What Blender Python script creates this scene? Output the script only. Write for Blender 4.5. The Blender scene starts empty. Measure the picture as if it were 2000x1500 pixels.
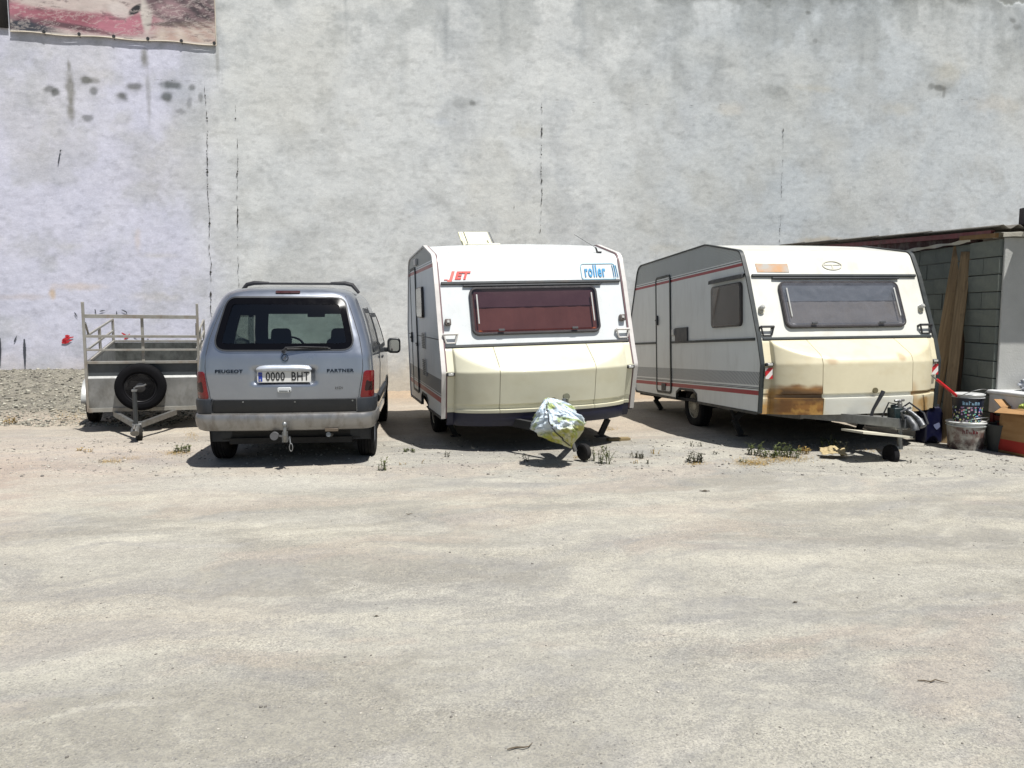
import bpy, math, random
import numpy as np
from mathutils import Vector, Matrix, Euler
rad = math.radians
scn = bpy.context.scene
# ------------------------------------------------------------------ camera
CH, FPX, HOR = 1.55, 1500.0, 611.0
PITCH = math.atan((750 - HOR) / FPX)
cam_d = bpy.data.cameras.new('camera')
cam = bpy.data.objects.new('camera', cam_d)
scn.collection.objects.link(cam)
cam.location = (0, 0, CH)
cam.rotation_euler = (rad(90) - PITCH, 0, 0)
cam_d.sensor_width = 36; cam_d.lens = 36 * FPX / 2000
cam_d.clip_start = .05; cam_d.clip_end = 2000
scn.camera = cam
# ------------------------------------------------------------------ light
SUN = Vector((.285, -.31, 1.0)).normalized()
world = bpy.data.worlds.new('World'); scn.world = world
world.use_nodes = True
wn = world.node_tree.nodes; wl = world.node_tree.links
for n in list(wn): wn.remove(n)
wo = wn.new('ShaderNodeOutputWorld'); wb = wn.new('ShaderNodeBackground'); ws = wn.new('ShaderNodeTexSky')
ws.sky_type = 'NISHITA'; ws.sun_disc = False
ws.sun_elevation = math.asin(SUN.z); ws.sun_rotation = math.atan2(SUN.x, SUN.y)
ws.air_density = 1.0; ws.dust_density = 1.4; ws.ozone_density = 1.0
wb.inputs['Strength'].default_value = .058
wl.new(ws.outputs[0], wb.inputs[0]); wl.new(wb.outputs[0], wo.inputs[0])
sd = bpy.data.lights.new('sun', 'SUN'); sd.energy = 5.0; sd.angle = rad(.53); sd.color = (1, .975, .935)
sun = bpy.data.objects.new('sun', sd); scn.collection.objects.link(sun)
sun.rotation_euler = (-SUN).to_track_quat('-Z', 'Y').to_euler()
scn.view_settings.view_transform = 'Standard'; scn.view_settings.look = 'None'
scn.view_settings.gamma = 1; scn.view_settings.use_curve_mapping = False
scn.view_settings.exposure = 0.60
rng = random.Random(7)
# ------------------------------------------------------------------ helpers
def lin(c):
    c = c / 255.0
    return c / 12.92 if c <= .04045 else ((c + .055) / 1.055) ** 2.4
ALB = .72   # real-world base colours sit below their sunlit picture values
def col(r, g, b, k=1.0): k = k * ALB; return (lin(r) * k, lin(g) * k, lin(b) * k, 1)
def ray(px, py):
    a = (px - 1000) / FPX; b = (750 - py) / FPX
    return Vector((a, math.cos(PITCH) + b * math.sin(PITCH), -math.sin(PITCH) + b * math.cos(PITCH)))
def at(px, py, Y):
    d = ray(px, py); return Vector((0, 0, CH)) + d * (Y / d.y)
def on_ground(px, py, z=0.0):
    d = ray(px, py); return Vector((0, 0, CH)) + d * ((z - CH) / d.z)

class Nodes:
    def __init__(s, name):
        s.m = bpy.data.materials.new(name); s.m.use_nodes = True
        s.t = s.m.node_tree; s.b = s.t.nodes['Principled BSDF']; s.out = s.t.nodes['Material Output']
    def n(s, typ, **kw):
        x = s.t.nodes.new(typ)
        for k, v in kw.items(): setattr(x, k, v)
        return x
    def l(s, a, b): s.t.links.new(a, b)
    def coord(s, scale=(1, 1, 1), rot=(0, 0, 0), kind='Object'):
        c = s.n('ShaderNodeTexCoord'); m = s.n('ShaderNodeMapping')
        m.inputs['Scale'].default_value = scale; m.inputs['Rotation'].default_value = rot
        s.l(c.outputs[kind], m.inputs[0]); return m.outputs[0]
    def noise(s, scale, detail=4, rough=.55, stretch=(1, 1, 1), rot=(0, 0, 0), dist=0):
        x = s.n('ShaderNodeTexNoise'); x.inputs['Scale'].default_value = scale
        x.inputs['Detail'].default_value = detail; x.inputs['Roughness'].default_value = rough
        x.inputs['Distortion'].default_value = dist
        s.l(s.coord(stretch, rot), x.inputs['Vector']); return x.outputs['Fac']
    def voro(s, scale, feature='F1', stretch=(1, 1, 1), out='Distance'):
        x = s.n('ShaderNodeTexVoronoi', feature=feature); x.inputs['Scale'].default_value = scale
        s.l(s.coord(stretch), x.inputs['Vector']); return x.outputs[out]
    def ramp(s, f, p0, p1, v0=0.0, v1=1.0):
        x = s.n('ShaderNodeMapRange'); x.clamp = True
        for i, v in zip((1, 2, 3, 4), (p0, p1, v0, v1)): x.inputs[i].default_value = v
        s.l(f, x.inputs[0]); return x.outputs[0]
    def mix(s, f, a, b, mode='MIX'):
        x = s.n('ShaderNodeMix', data_type='RGBA', blend_type=mode)
        for sock, v in ((x.inputs[0], f), (x.inputs[6], a), (x.inputs[7], b)):
            if hasattr(v, 'links') or isinstance(v, bpy.types.NodeSocket): s.l(v, sock)
            else: sock.default_value = v
        return x.outputs[2]
    def math(s, op, a, b):
        x = s.n('ShaderNodeMath', operation=op)
        for sock, v in ((x.inputs[0], a), (x.inputs[1], b)):
            if isinstance(v, bpy.types.NodeSocket): s.l(v, sock)
            else: sock.default_value = v
        return x.outputs[0]
    def bump(s, h, strength, dist=.01, prev=None):
        x = s.n('ShaderNodeBump'); x.inputs['Strength'].default_value = strength; x.inputs['Distance'].default_value = dist
        s.l(h, x.inputs['Height'])
        if prev is not None: s.l(prev, x.inputs['Normal'])
        s.l(x.outputs[0], s.b.inputs['Normal']); return x.outputs[0]
    def set(s, **kw):
        for k, v in kw.items():
            sock = s.b.inputs[k.replace('_', ' ')]
            if isinstance(v, bpy.types.NodeSocket): s.l(v, sock)
            else: sock.default_value = v
        return s

def simple(name, c, rough=.5, metal=0, var=.12, scale=6, bump=0, bscale=60, dirt=None, dirt_amt=.3, coat=0, dscale=3):
    """plain procedural material: base colour with soft variation, optional dirt and fine relief"""
    k = Nodes(name)
    f = k.noise(scale, 5)
    dark = tuple(v * (1 - var) for v in c[:3]) + (1,); lite = tuple(min(1, v * (1 + var)) for v in c[:3]) + (1,)
    cc = k.mix(k.ramp(f, .3, .7), dark, lite)
    if dirt is not None:
        g = k.noise(dscale, 8, .68, stretch=(1, 1, .5))
        cc = k.mix(k.ramp(g, .48, .72, 0, dirt_amt), cc, dirt)
    k.set(Base_Color=cc, Metallic=metal)
    r = k.noise(scale * 2.3, 4)
    k.set(Roughness=k.ramp(r, .3, .7, max(.02, rough - .08), min(1, rough + .1)))
    if coat: k.set(Coat_Weight=coat, Coat_Roughness=.08)
    if bump: k.bump(k.noise(bscale, 5), bump, .004)
    return k.m

def glass(name, tint, rough=.03, opaque=0.0, haze=None, spec=1.0):
    k = Nodes(name); t = k.t
    tr = k.n('ShaderNodeBsdfTransparent'); tr.inputs[0].default_value = tint
    gl = k.n('ShaderNodeBsdfGlossy'); gl.inputs['Roughness'].default_value = rough
    gl.inputs[0].default_value = (spec, spec, spec, 1)
    lw = k.n('ShaderNodeLayerWeight'); lw.inputs[0].default_value = .5
    fr_ = k.math('ADD', k.math('MULTIPLY', k.math('POWER', lw.outputs['Facing'], 4.0), .85), .045)
    base = tr.outputs[0]
    if opaque:
        df = k.n('ShaderNodeBsdfDiffuse'); df.inputs[0].default_value = haze
        m0 = k.n('ShaderNodeMixShader')
        g = k.noise(5, 6, .65, stretch=(1, 1, 2), dist=.6)
        k.l(k.ramp(g, .3, .75, opaque * .6, min(1, opaque * 1.4)), m0.inputs[0])
        k.l(tr.outputs[0], m0.inputs[1]); k.l(df.outputs[0], m0.inputs[2]); base = m0.outputs[0]
    mx = k.n('ShaderNodeMixShader'); k.l(fr_, mx.inputs[0]); k.l(base, mx.inputs[1]); k.l(gl.outputs[0], mx.inputs[2])
    k.l(mx.outputs[0], k.out.inputs[0]); return k.m

class MB:
    """collects shapes into one mesh"""
    def __init__(s): s.v = []; s.f = []; s.M = Matrix.Identity(4)
    def add(s, vs, fs):
        o = len(s.v); s.v += [tuple(s.M @ Vector(v)) for v in vs]; s.f += [tuple(i + o for i in f) for f in fs]; return s
    def box(s, c, d, rot=None):
        h = [x / 2 for x in d]; R = Euler(rot).to_matrix() if rot is not None else Matrix.Identity(3)
        vs = [Vector(c) + R @ Vector((sx * h[0], sy * h[1], sz * h[2])) for sz in (-1, 1) for sy in (-1, 1) for sx in (-1, 1)]
        return s.add(vs, [(0, 2, 3, 1), (4, 5, 7, 6), (0, 1, 5, 4), (2, 6, 7, 3), (0, 4, 6, 2), (1, 3, 7, 5)])
    def bb(s, x0, x1, y0, y1, z0, z1): return s.box(((x0 + x1) / 2, (y0 + y1) / 2, (z0 + z1) / 2), (abs(x1 - x0), abs(y1 - y0), abs(z1 - z0)))
    def bar(s, a, b, w, h, up=(0, 0, 1)):
        a = Vector(a); b = Vector(b); d = (b - a).normalized(); u = Vector(up)
        if abs(d.dot(u)) > .98: u = Vector((0, 1, 0))
        x = d.cross(u).normalized(); z = x.cross(d)
        vs = [p + x * (sx * w / 2) + z * (sz * h / 2) for p in (a, b) for sz in (-1, 1) for sx in (-1, 1)]
        return s.add(vs, [(0, 1, 3, 2), (4, 6, 7, 5), (0, 4, 5, 1), (2, 3, 7, 6), (0, 2, 6, 4), (1, 5, 7, 3)])
    def tube(s, pts, r, n=10, caps=True):
        pts = [Vector(p) for p in pts]; rs = r if isinstance(r, (list, tuple)) else [r] * len(pts); vs = []; fs = []
        prev = None
        for i, p in enumerate(pts):
            d = ((pts[min(i + 1, len(pts) - 1)] - pts[max(i - 1, 0)])).normalized()
            if prev is None:
                u = Vector((0, 0, 1)) if abs(d.z) < .9 else Vector((1, 0, 0))
                x = d.cross(u).normalized()
            else: x = (prev - d * prev.dot(d)).normalized()
            prev = x; y = d.cross(x)
            for k in range(n):
                a = 2 * math.pi * k / n; vs.append(p + (x * math.cos(a) + y * math.sin(a)) * rs[i])
        for i in range(len(pts) - 1):
            for k in range(n):
                a = i * n + k; b = i * n + (k + 1) % n; fs.append((a, b, b + n, a + n))
        if caps: fs.append(tuple(reversed(range(n)))); fs.append(tuple(range(len(vs) - n, len(vs))))
        return s.add(vs, fs)
    def lathe(s, prof, n=32, axis='x', c=(0, 0, 0)):
        """prof: list of (axial, radius)"""
        vs = []; fs = []
        for (t, r) in prof:
            for k in range(n):
                a = 2 * math.pi * k / n; u = r * math.cos(a); w = r * math.sin(a)
                vs.append({'x': (t, u, w), 'y': (u, t, w), 'z': (u, w, t)}[axis])
        vs = [tuple(Vector(v) + Vector(c)) for v in vs]
        for i in range(len(prof) - 1):
            for k in range(n):
                a = i * n + k; b = i * n + (k + 1) % n; fs.append((a, b, b + n, a + n))
        if prof[0][1] > 1e-4: fs.append(tuple(reversed(range(n))))
        if prof[-1][1] > 1e-4: fs.append(tuple(range(len(vs) - n, len(vs))))
        return s.add(vs, fs)
    def prism(s, poly, fn0, fn1):
        """poly of 2-D points, fn0/fn1 map (a,b) to 3-D for the two faces"""
        n = len(poly); vs = [fn0(*p) for p in poly] + [fn1(*p) for p in poly]
        fs = [tuple(reversed(range(n))), tuple(range(n, 2 * n))] + [(i, (i + 1) % n, (i + 1) % n + n, i + n) for i in range(n)]
        return s.add(vs, fs)
    def ring(s, outer, inner, fn0, fn1):
        """frame between two outlines of equal length"""
        n = len(outer); vs = [fn1(*p) for p in outer] + [fn1(*p) for p in inner] + [fn0(*p) for p in outer] + [fn0(*p) for p in inner]
        fs = []
        for i in range(n):
            j = (i + 1) % n
            fs += [(i, j, n + j, n + i), (2 * n + i, i, n + i, 3 * n + i)[::1] if False else (2 * n + i, 2 * n + j, j, i), (n + i, n + j, 3 * n + j, 3 * n + i)]
        return s.add(vs, fs)
    def grid(s, rows):
        """rows: list of equal-length lists of points"""
        m = len(rows[0]); vs = [p for r in rows for p in r]
        fs = [(i * m + j, i * m + j + 1, (i + 1) * m + j + 1, (i + 1) * m + j) for i in range(len(rows) - 1) for j in range(m - 1)]
        return s.add(vs, fs)
    def build(s, name, mat, parent=None, smooth=True, bevel=0, seg=2, angle=35, kind=None, recalc=True):
        me = bpy.data.meshes.new(name); me.from_pydata(s.v, [], s.f)
        if recalc:
            import bmesh
            bm = bmesh.new(); bm.from_mesh(me); bmesh.ops.recalc_face_normals(bm, faces=bm.faces); bm.to_mesh(me); bm.free()
        me.materials.append(mat); o = bpy.data.objects.new(name, me); scn.collection.objects.link(o)
        if smooth:
            me.polygons.foreach_set('use_smooth', [True] * len(me.polygons)); me.set_sharp_from_angle(angle=rad(angle))
        if bevel:
            b = o.modifiers.new('edge', 'BEVEL'); b.width = bevel; b.segments = seg; b.limit_method = 'ANGLE'; b.angle_limit = rad(40)
            b.harden_normals = False
        if parent is not None: o.parent = parent
        if kind: o['kind'] = kind
        return o

def tag(o, label, cat, group=None):
    o['label'] = label; o['category'] = cat
    if group: o['group'] = group
    return o
def thing(name, label, cat, loc=(0, 0, 0), rotz=0, group=None, matrix=None):
    o = bpy.data.objects.new(name, None); scn.collection.objects.link(o); o.empty_display_size = .2
    if matrix is not None: o.matrix_world = matrix
    else: o.location = loc; o.rotation_euler = (0, 0, rotz)
    return tag(o, label, cat, group)
def rect(cx, cy, w, h, r, n=5):
    pts = []
    for (sx, sy, a0) in ((1, 1, 0), (-1, 1, 90), (-1, -1, 180), (1, -1, 270)):
        for k in range(n + 1):
            a = rad(a0 + 90 * k / n); pts.append((cx + sx * (w / 2 - r) + r * math.cos(a), cy + sy * (h / 2 - r) + r * math.sin(a)))
    return pts
def rpoly(pts, rs, n=5):
    """closed polygon with rounded corners"""
    out = []; m = len(pts)
    for i in range(m):
        p = Vector(pts[i]); a = Vector(pts[i - 1]); b = Vector(pts[(i + 1) % m]); r = rs[i] if isinstance(rs, (list, tuple)) else rs
        if r <= 0: out.append(tuple(p)); continue
        u = (a - p).normalized(); v = (b - p).normalized(); ang = math.acos(max(-1, min(1, u.dot(v))))
        d = min(r / math.tan(ang / 2), .49 * (a - p).length, .49 * (b - p).length)
        p0 = p + u * d; p1 = p + v * d
        for k in range(n + 1):
            t = k / n; q = p0 * (1 - t) ** 2 + p * 2 * t * (1 - t) + p1 * t * t; out.append(tuple(q))
    return out
def shrink(pts, k):
    cx = sum(p[0] for p in pts) / len(pts); cy = sum(p[1] for p in pts) / len(pts)
    return [(cx + (p[0] - cx) * k, cy + (p[1] - cy) * k) for p in pts]
def inset(pts, d):
    """offset a closed convex-ish outline inwards by d"""
    n = len(pts); area = sum(pts[i][0] * pts[(i + 1) % n][1] - pts[(i + 1) % n][0] * pts[i][1] for i in range(n)); s = 1 if area > 0 else -1
    out = []
    for i in range(n):
        a = Vector(pts[i - 1]); b = Vector(pts[(i + 1) % n]); t = (b - a).normalized(); nn = Vector((-t.y, t.x)) * s
        out.append(tuple(Vector(pts[i]) + nn * d))
    return out
def text_mesh(txt, size, sx=1.0, shear=0.0, bold=0.0, extrude=.002, align='CENTER', spacing=1.0):
    cu = bpy.data.curves.new('txt', 'FONT'); cu.body = txt; cu.size = size; cu.shear = shear; cu.offset = bold
    cu.extrude = extrude; cu.align_x = align; cu.align_y = 'CENTER'; cu.space_character = spacing; cu.resolution_u = 4
    o = bpy.data.objects.new('txt', cu); scn.collection.objects.link(o)
    dg = bpy.context.evaluated_depsgraph_get(); me = bpy.data.meshes.new_from_object(o.evaluated_get(dg))
    vs = [(v.co.x * sx, v.co.y, v.co.z) for v in me.vertices]; fs = [tuple(p.vertices) for p in me.polygons]
    bpy.data.objects.remove(o); bpy.data.meshes.remove(me); bpy.data.curves.remove(cu)
    return vs, fs
# value noise on numpy arrays
def vn(x, y, seed):
    r = np.random.RandomState(seed).rand(256, 256)
    ix = np.floor(x).astype(int); iy = np.floor(y).astype(int); fx = x - ix; fy = y - iy
    fx = fx * fx * (3 - 2 * fx); fy = fy * fy * (3 - 2 * fy)
    a = r[ix % 256, iy % 256]; b = r[(ix + 1) % 256, iy % 256]; c = r[ix % 256, (iy + 1) % 256]; d = r[(ix + 1) % 256, (iy + 1) % 256]
    return (a * (1 - fx) + b * fx) * (1 - fy) + (c * (1 - fx) + d * fx) * fy
def fbm(x, y, seed, octs=4, gain=.5):
    s = 0; a = 1; t = 0
    for i in range(octs): s = s + a * vn(x * 2 ** i + 17.3 * i, y * 2 ** i + 5.1 * i, seed + i); t += a; a *= gain
    return s / t
def sstep(a, b, x):
    t = np.clip((x - a) / (b - a), 0, 1); return t * t * (3 - 2 * t)
def np_grid(name, X, Y, Z, mat, cols=None, parent=None):
    """X,Y,Z arrays (rows, cols) into a smooth grid mesh with an optional colour layer"""
    r, c = X.shape; me = bpy.data.meshes.new(name); co = np.stack([X, Y, Z], -1).reshape(-1, 3).astype(np.float32)
    idx = np.arange(r * c).reshape(r, c); q = np.stack([idx[:-1, :-1], idx[:-1, 1:], idx[1:, 1:], idx[1:, :-1]], -1).reshape(-1, 4)
    me.vertices.add(r * c); me.vertices.foreach_set('co', co.ravel())
    me.loops.add(q.size); me.loops.foreach_set('vertex_index', q.ravel().astype(np.int32))
    me.polygons.add(len(q)); me.polygons.foreach_set('loop_start', (np.arange(len(q)) * 4).astype(np.int32))
    me.polygons.foreach_set('use_smooth', np.ones(len(q), bool)); me.update(calc_edges=True)
    if cols is not None:
        at_ = me.color_attributes.new('paint', 'FLOAT_COLOR', 'POINT')
        cc = np.concatenate([cols.reshape(-1, 3), np.ones((r * c, 1))], 1).astype(np.float32); at_.data.foreach_set('color', cc.ravel())
    me.materials.append(mat); o = bpy.data.objects.new(name, me); scn.collection.objects.link(o)
    if parent is not None: o.parent = parent
    return o
def srgb(a): a = np.asarray(a, float) / 255; return ALB * np.where(a <= .04045, a / 12.92, ((a + .055) / 1.055) ** 2.4)
def blend(c, m, tgt): return c * (1 - m[..., None]) + srgb(tgt) * m[..., None]

# ================================================================== GROUND
WA = rad(11.6); WD = Vector((math.cos(WA), math.sin(WA), 0)); WN = Vector((math.sin(WA), -math.cos(WA), 0)); W0 = Vector((-2.17, 14.8, 0))
def wall_uz(px, py):
    d = ray(px, py); o = Vector((0, 0, CH)); t = (W0 - o).dot(WN) / d.dot(WN); p = o + d * t
    return (p - W0).dot(WD), p.z
def wpt(u, z, off=0.0): p = W0 + WD * u + WN * off; return (p.x, p.y, z)
def gz_np(X, Y):
    d = (X - W0.x) * WN.x + (Y - W0.y) * WN.y
    m = .56 * (1 - sstep(-.1, 3.1, d)) ** 1.15 * (1 - sstep(-6.6, -4.4, X)) * sstep(-16, -10, X)
    m = m + .05 * (1 - sstep(0, .5, d)) * sstep(-8, -4.4, X)
    near = sstep(40, 18, np.hypot(X, Y))
    b = (fbm(X * .45, Y * .6, 11, 3) - .5) * .05 * sstep(1.5, 4, Y) * near + (fbm(X * 3.1, Y * 3.1, 15, 3) - .5) * .014 * near
    b = b + (fbm(X * 9, Y * 9, 25, 2) - .5) * (.010 + .05 * m) * near
    return m + b * (1 - .5 * np.exp(-((Y - 8.6) / 1.6) ** 2)) - .004
def gz(x, y): return float(gz_np(np.array([[x]]), np.array([[y]]))[0, 0])
def ground():
    ys = np.concatenate([np.array([-300, -80, -20, -6, -1, .6]), 1.2 * (17.2 / 1.2) ** np.linspace(0, 1, 700), [20, 40, 120, 400]])
    xs = np.concatenate([[-400, -100, -40, -22], np.linspace(-14, 14, 900), [22, 40, 100, 400]])
    X, Y = np.meshgrid(xs, ys); Z = gz_np(X, Y)
    c = np.ones(X.shape + (3,)) * 1.0 * srgb((177, 174, 163))
    ca, sa = math.cos(rad(13)), math.sin(rad(13)); wx = (fbm(X * .8, Y * 1.2, 21, 4) - .5) * 1.3; wy_ = (fbm(X * .8, Y * 1.2, 27, 4) - .5) * .7; U = (X + wx) * ca + (Y + wy_) * sa; V = -(X + wx) * sa + (Y + wy_) * ca
    n1 = fbm(U * .55, V * 1.5, 31, 7, .62); n2 = fbm(U * .9 + 9, V * 2.6, 41, 7, .66); n3 = fbm(X * .35, Y * .5, 51, 3); n4 = fbm(U * 2.2, V * 5.5, 61, 6, .66)
    c = blend(c, sstep(.51, .66, n1) * .6, (196, 192, 178))           # pale fine sand
    c = blend(c, sstep(.50, .62, n2) * .5, (153, 152, 148))           # bluish bare gravel
    c = blend(c, sstep(.51, .64, 1 - n1) * .5, (154, 150, 138))
    c = blend(c, sstep(.55, .72, n4) * .5, (200, 196, 184))
    c = blend(c, sstep(-1, -5, X + (n3 - .5) * 6) * sstep(3, 5.5, Y) * sstep(10.5, 8, Y) * .42, (202, 176, 158))  # pinkish earth left
    c = blend(c, sstep(.5, .7, n3) * sstep(4.8, 3.2, Y) * .25, (186, 168, 148))
    n6 = fbm(U * 1.5 + 4, V * 3.6, 81, 7, .7); n7 = fbm(U * .8 + 14, V * 2.0, 86, 6, .62)
    c = blend(c, sstep(.54, .66, n6) * .36, (196, 193, 180)); c = blend(c, sstep(.53, .68, n7) * .32, (190, 174, 158)); c = blend(c, sstep(.56, .66, 1 - n6) * .28, (150, 150, 150))
    # tyre sweeps: pale bent bands
    for (cx, cy, R_, w, a) in ((2.0, 22.0, 17.2, .16, .5), (2.4, 22.5, 16.1, .13, .4), (-3, -14, 20.6, .16, .45), (1, -16, 21.6, .2, .4), (-1, 24.5, 18.6, .18, .35)):
        d = np.abs(np.hypot(X - cx, Y - cy) - R_ + (n3 - .5) * .8); c = blend(c, np.exp(-(d / w) ** 2) * a * sstep(.35, .6, n2 * .5 + n4 * .5), (202, 197, 180))
    # tan dust behind, towards the building
    c = blend(c, sstep(9.0, 10.6, Y + (n3 - .5) * 1.5) * .5, (186, 166, 142))
    c = blend(c, sstep(12.6, 14.4, Y + (n1 - .5) * 1.5) * sstep(-5, -3, X) * .5, (178, 148, 112))
    dd = (X - W0.x) * WN.x + (Y - W0.y) * WN.y
    md = (1 - sstep(1.9, 2.9, dd + (n2 - .5) * 1.2)) * (1 - sstep(-6.0, -4.6, X))
    sp = fbm(X * 14, Y * 14, 71, 2)
    c = blend(c, md * .85, (134, 131, 118)); c = c * (1 - md * (sstep(.4, .75, sp) * .45))[..., None]
    c = blend(c, np.exp(-(((X + 2.4) / 1.1) ** 2 + ((Y - 7.0) / .35) ** 2)) * .6, (200, 197, 186))
    k = Nodes('gravelly earth')
    a = k.n('ShaderNodeAttribute'); a.attribute_name = 'paint'; base = a.outputs['Color']
    g1 = k.noise(95, 5, .75); g2 = k.noise(26, 6, .7); g3 = k.noise(7, 6, .65); zone = k.ramp(k.noise(.9, 6, .65, stretch=(1, 1.8, 1)), .42, .58, .35, 1)
    cc = k.mix(zone, base, k.mix(k.ramp(g1, .34, .66), (.60, .60, .61, 1), (1.27, 1.26, 1.24, 1)), 'MULTIPLY')
    cc = k.mix(.8, cc, k.mix(k.ramp(g2, .3, .7), (.80, .80, .81, 1), (1.14, 1.13, 1.11, 1)), 'MULTIPLY')
    cc = k.mix(.7, cc, k.mix(k.ramp(g3, .3, .7), (.87, .87, .88, 1), (1.10, 1.10, 1.09, 1)), 'MULTIPLY')
    v = k.voro(48); cell = k.voro(48, out='Color'); sep = k.n('ShaderNodeSeparateColor'); k.l(cell, sep.inputs[0])
    stone = k.math('MULTIPLY', k.ramp(v, .16, .26, 1, 0), k.ramp(sep.outputs[0], .74, .78))
    cc = k.mix(k.math('MULTIPLY', stone, .4), cc, k.mix(k.ramp(sep.outputs[1], .3, .7), (.13, .125, .12, 1), (.5, .48, .45, 1)))
    v2 = k.voro(150); cell2 = k.voro(150, out='Color'); sep2 = k.n('ShaderNodeSeparateColor'); k.l(cell2, sep2.inputs[0])
    cc = k.mix(k.math('MULTIPLY', k.ramp(sep2.outputs[0], .6, .9), .5), cc, (.17, .165, .16, 1))
    k.set(Base_Color=cc, Roughness=.95, Specular_IOR_Level=.2)
    h = k.math('ADD', k.math('MULTIPLY', g1, .7), k.math('ADD', g2, k.math('MULTIPLY', stone, .5)))
    k.bump(h, .75, .012)
    o = np_grid('ground', X, Y, Z, k.m, c); o['kind'] = 'structure'
    return o
ground()
# ================================================================== BUILDING WALL
def building_wall():
    du = .027
    U, Z = np.meshgrid(np.arange(-11.5, 22.0, du), np.arange(-.25, 9.9, du))
    # trowelled plaster relief
    h = (fbm(U * .8, Z * 1.1, 101, 3) - .5) * .02 + (fbm(U * 3.2, Z * 4.5, 105, 3, .5) - .5) * .0035 + (fbm(U * 12, Z * 15, 109, 2, .6) - .5) * .0048
    c = np.ones(U.shape + (3,)) * 1.22 * srgb((206, 208, 207))
    uL = wall_uz(415, 400)[0]; nn = fbm(U * .5, Z * .5, 121, 4); n2 = fbm(U * 1.6, Z * 1.5, 131, 5, .6); n3 = fbm(U * 3.5, Z * 9, 141, 4, .6); n4 = fbm(U * .9, Z * .35, 151, 4)
    left = sstep(uL + .5, uL - .9, U + (nn - .5) * 1.2)
    c = blend(c, left * .8, (222, 222, 242))
    c = blend(c, sstep(3, 8, U + (nn - .5) * 3) * .65, (195, 203, 209))
    c = blend(c, sstep(.48, .68, n2) * .35, (186, 187, 184))
    c = blend(c, sstep(.5, .7, nn) * .3, (212, 210, 200))
    c = blend(c, sstep(.5, .66, n4) * sstep(.42, .6, n2) * .18, (196, 202, 212))
    c = c * (1 - .09 * sstep(.52, .75, n3))[..., None]
    n5 = fbm(U * 9, Z * 14, 161, 3, .7); c = c * (1 - .13 * sstep(.56, .78, n5))[..., None]
    c = blend(c, sstep(1.1, .2, Z + (n2 - .5) * 1.0) * .5, (206, 190, 160))          # splash band at the foot
    c = blend(c, sstep(.42, .6, n2) * sstep(5.4, 8.2, Z + (nn - .5) * 1.4) * .45, (158, 164, 165))
    def spot(px, py, rx, ry, a, tgt, seed=1, hard=.45):
        nonlocal c
        u, z = wall_uz(px, py); s = wall_uz(px + 10, py)[0] - wall_uz(px - 10, py)[0]; k = s / 20
        du_ = (U - u) / (rx * k); dz_ = (Z - z) / (ry * k); d = np.sqrt(du_ ** 2 + dz_ ** 2) + (fbm(U * 9, Z * 9, 200 + seed, 3) - .5) * .9
        c = blend(c, sstep(1.25, hard, d) * min(1, a * 1.12), tgt)
    G = (96, 98, 94); G2 = (120, 118, 104)
    for i, (px, py, rx, ry, a) in enumerate(((97, 174, 12, 8, .6), (108, 180, 9, 9, .7), (168, 157, 12, 8, .75), (185, 158, 12, 7, .5), (182, 177, 8, 9, .6), (240, 187, 13, 9, .75),
            (262, 168, 18, 9, .65), (322, 165, 12, 7, .5), (340, 167, 18, 9, .85), (325, 190, 16, 11, .85), (374, 171, 7, 6, .6), (392, 191, 5, 10, .5), (350, 217, 14, 7, .4), (370, 200, 7, 14, .4),
            (170, 230, 12, 8, .55), (922, 202, 10, 7, .5), (905, 200, 26, 12, .22), (1818, 168, 8, 6, .45), (1836, 172, 13, 5, .55), (1844, 180, 4, 9, .4), (1850, 172, 26, 10, .2),
            (1579, 25, 7, 4, .5), (1592, 80, 5, 5, .35), (1978, 40, 8, 5, .45), (1985, 52, 10, 6, .4), (1515, 178, 26, 12, .25), (1400, 120, 40, 16, .18), (1330, 150, 20, 40, .14), (700, 330, 90, 24, .1))):
        spot(px, py, rx, ry, a, G, i)
    for i, (px, py, rx, ry, a) in enumerate(((137, 170, 10, 46, .6), (139, 215, 9, 26, .6), (134, 125, 4, 16, .5), (282, 115, 8, 22, .65), (290, 190, 5, 60, .35), (424, 110, 4, 55, .35), (100, 270, 90, 10, .0), (262, 175, 12, 9, .2))):
        spot(px, py, rx, ry, a, G2, 40 + i, .3)
    for i, (px, py, rx, ry, a) in enumerate(((103, 574, 7, 14, .5), (150, 560, 60, 9, .25), (270, 470, 8, 26, .2), (40, 580, 50, 8, .15), (1430, 215, 30, 14, .1), (1945, 205, 60, 16, .1))):
        spot(px, py, rx, ry, a, (216, 178, 110), 60 + i, .2)
    for i, px in enumerate(range(1290, 1990, 26)): spot(px, -4, 20, rng.uniform(6, 26), rng.uniform(.2, .6), (104, 108, 102), 80 + i, .1)
    for i in range(46):                                               # faint runs under the coping and pale scuffs
        spot(rng.uniform(440, 1990), rng.uniform(-40, 120), rng.uniform(3, 12), rng.uniform(30, 110), rng.uniform(.06, .2), (140, 146, 148), 120 + i, .1)
    for i in range(40):
        spot(rng.uniform(20, 1980), rng.uniform(130, 640), rng.uniform(15, 60), rng.uniform(6, 30), rng.uniform(.08, .24), rng.choice(((222, 220, 214), (176, 178, 174), (180, 190, 206), (214, 206, 184))), 170 + i, .1)
    # bare cement patch, top right
    u1, z1 = wall_uz(1965, 6); e = Z - z1 + .02 + (U - u1) * .35 * np.where(U < u1, 1, -.3) + (fbm(U * 6, Z * 2, 91, 3) - .5) * .16
    pm = sstep(0, .02, e) * sstep(wall_uz(1868, 0)[0], wall_uz(1880, 0)[0], U); c = blend(c, pm * .9, (150, 153, 150)); h = h - pm * .02
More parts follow.
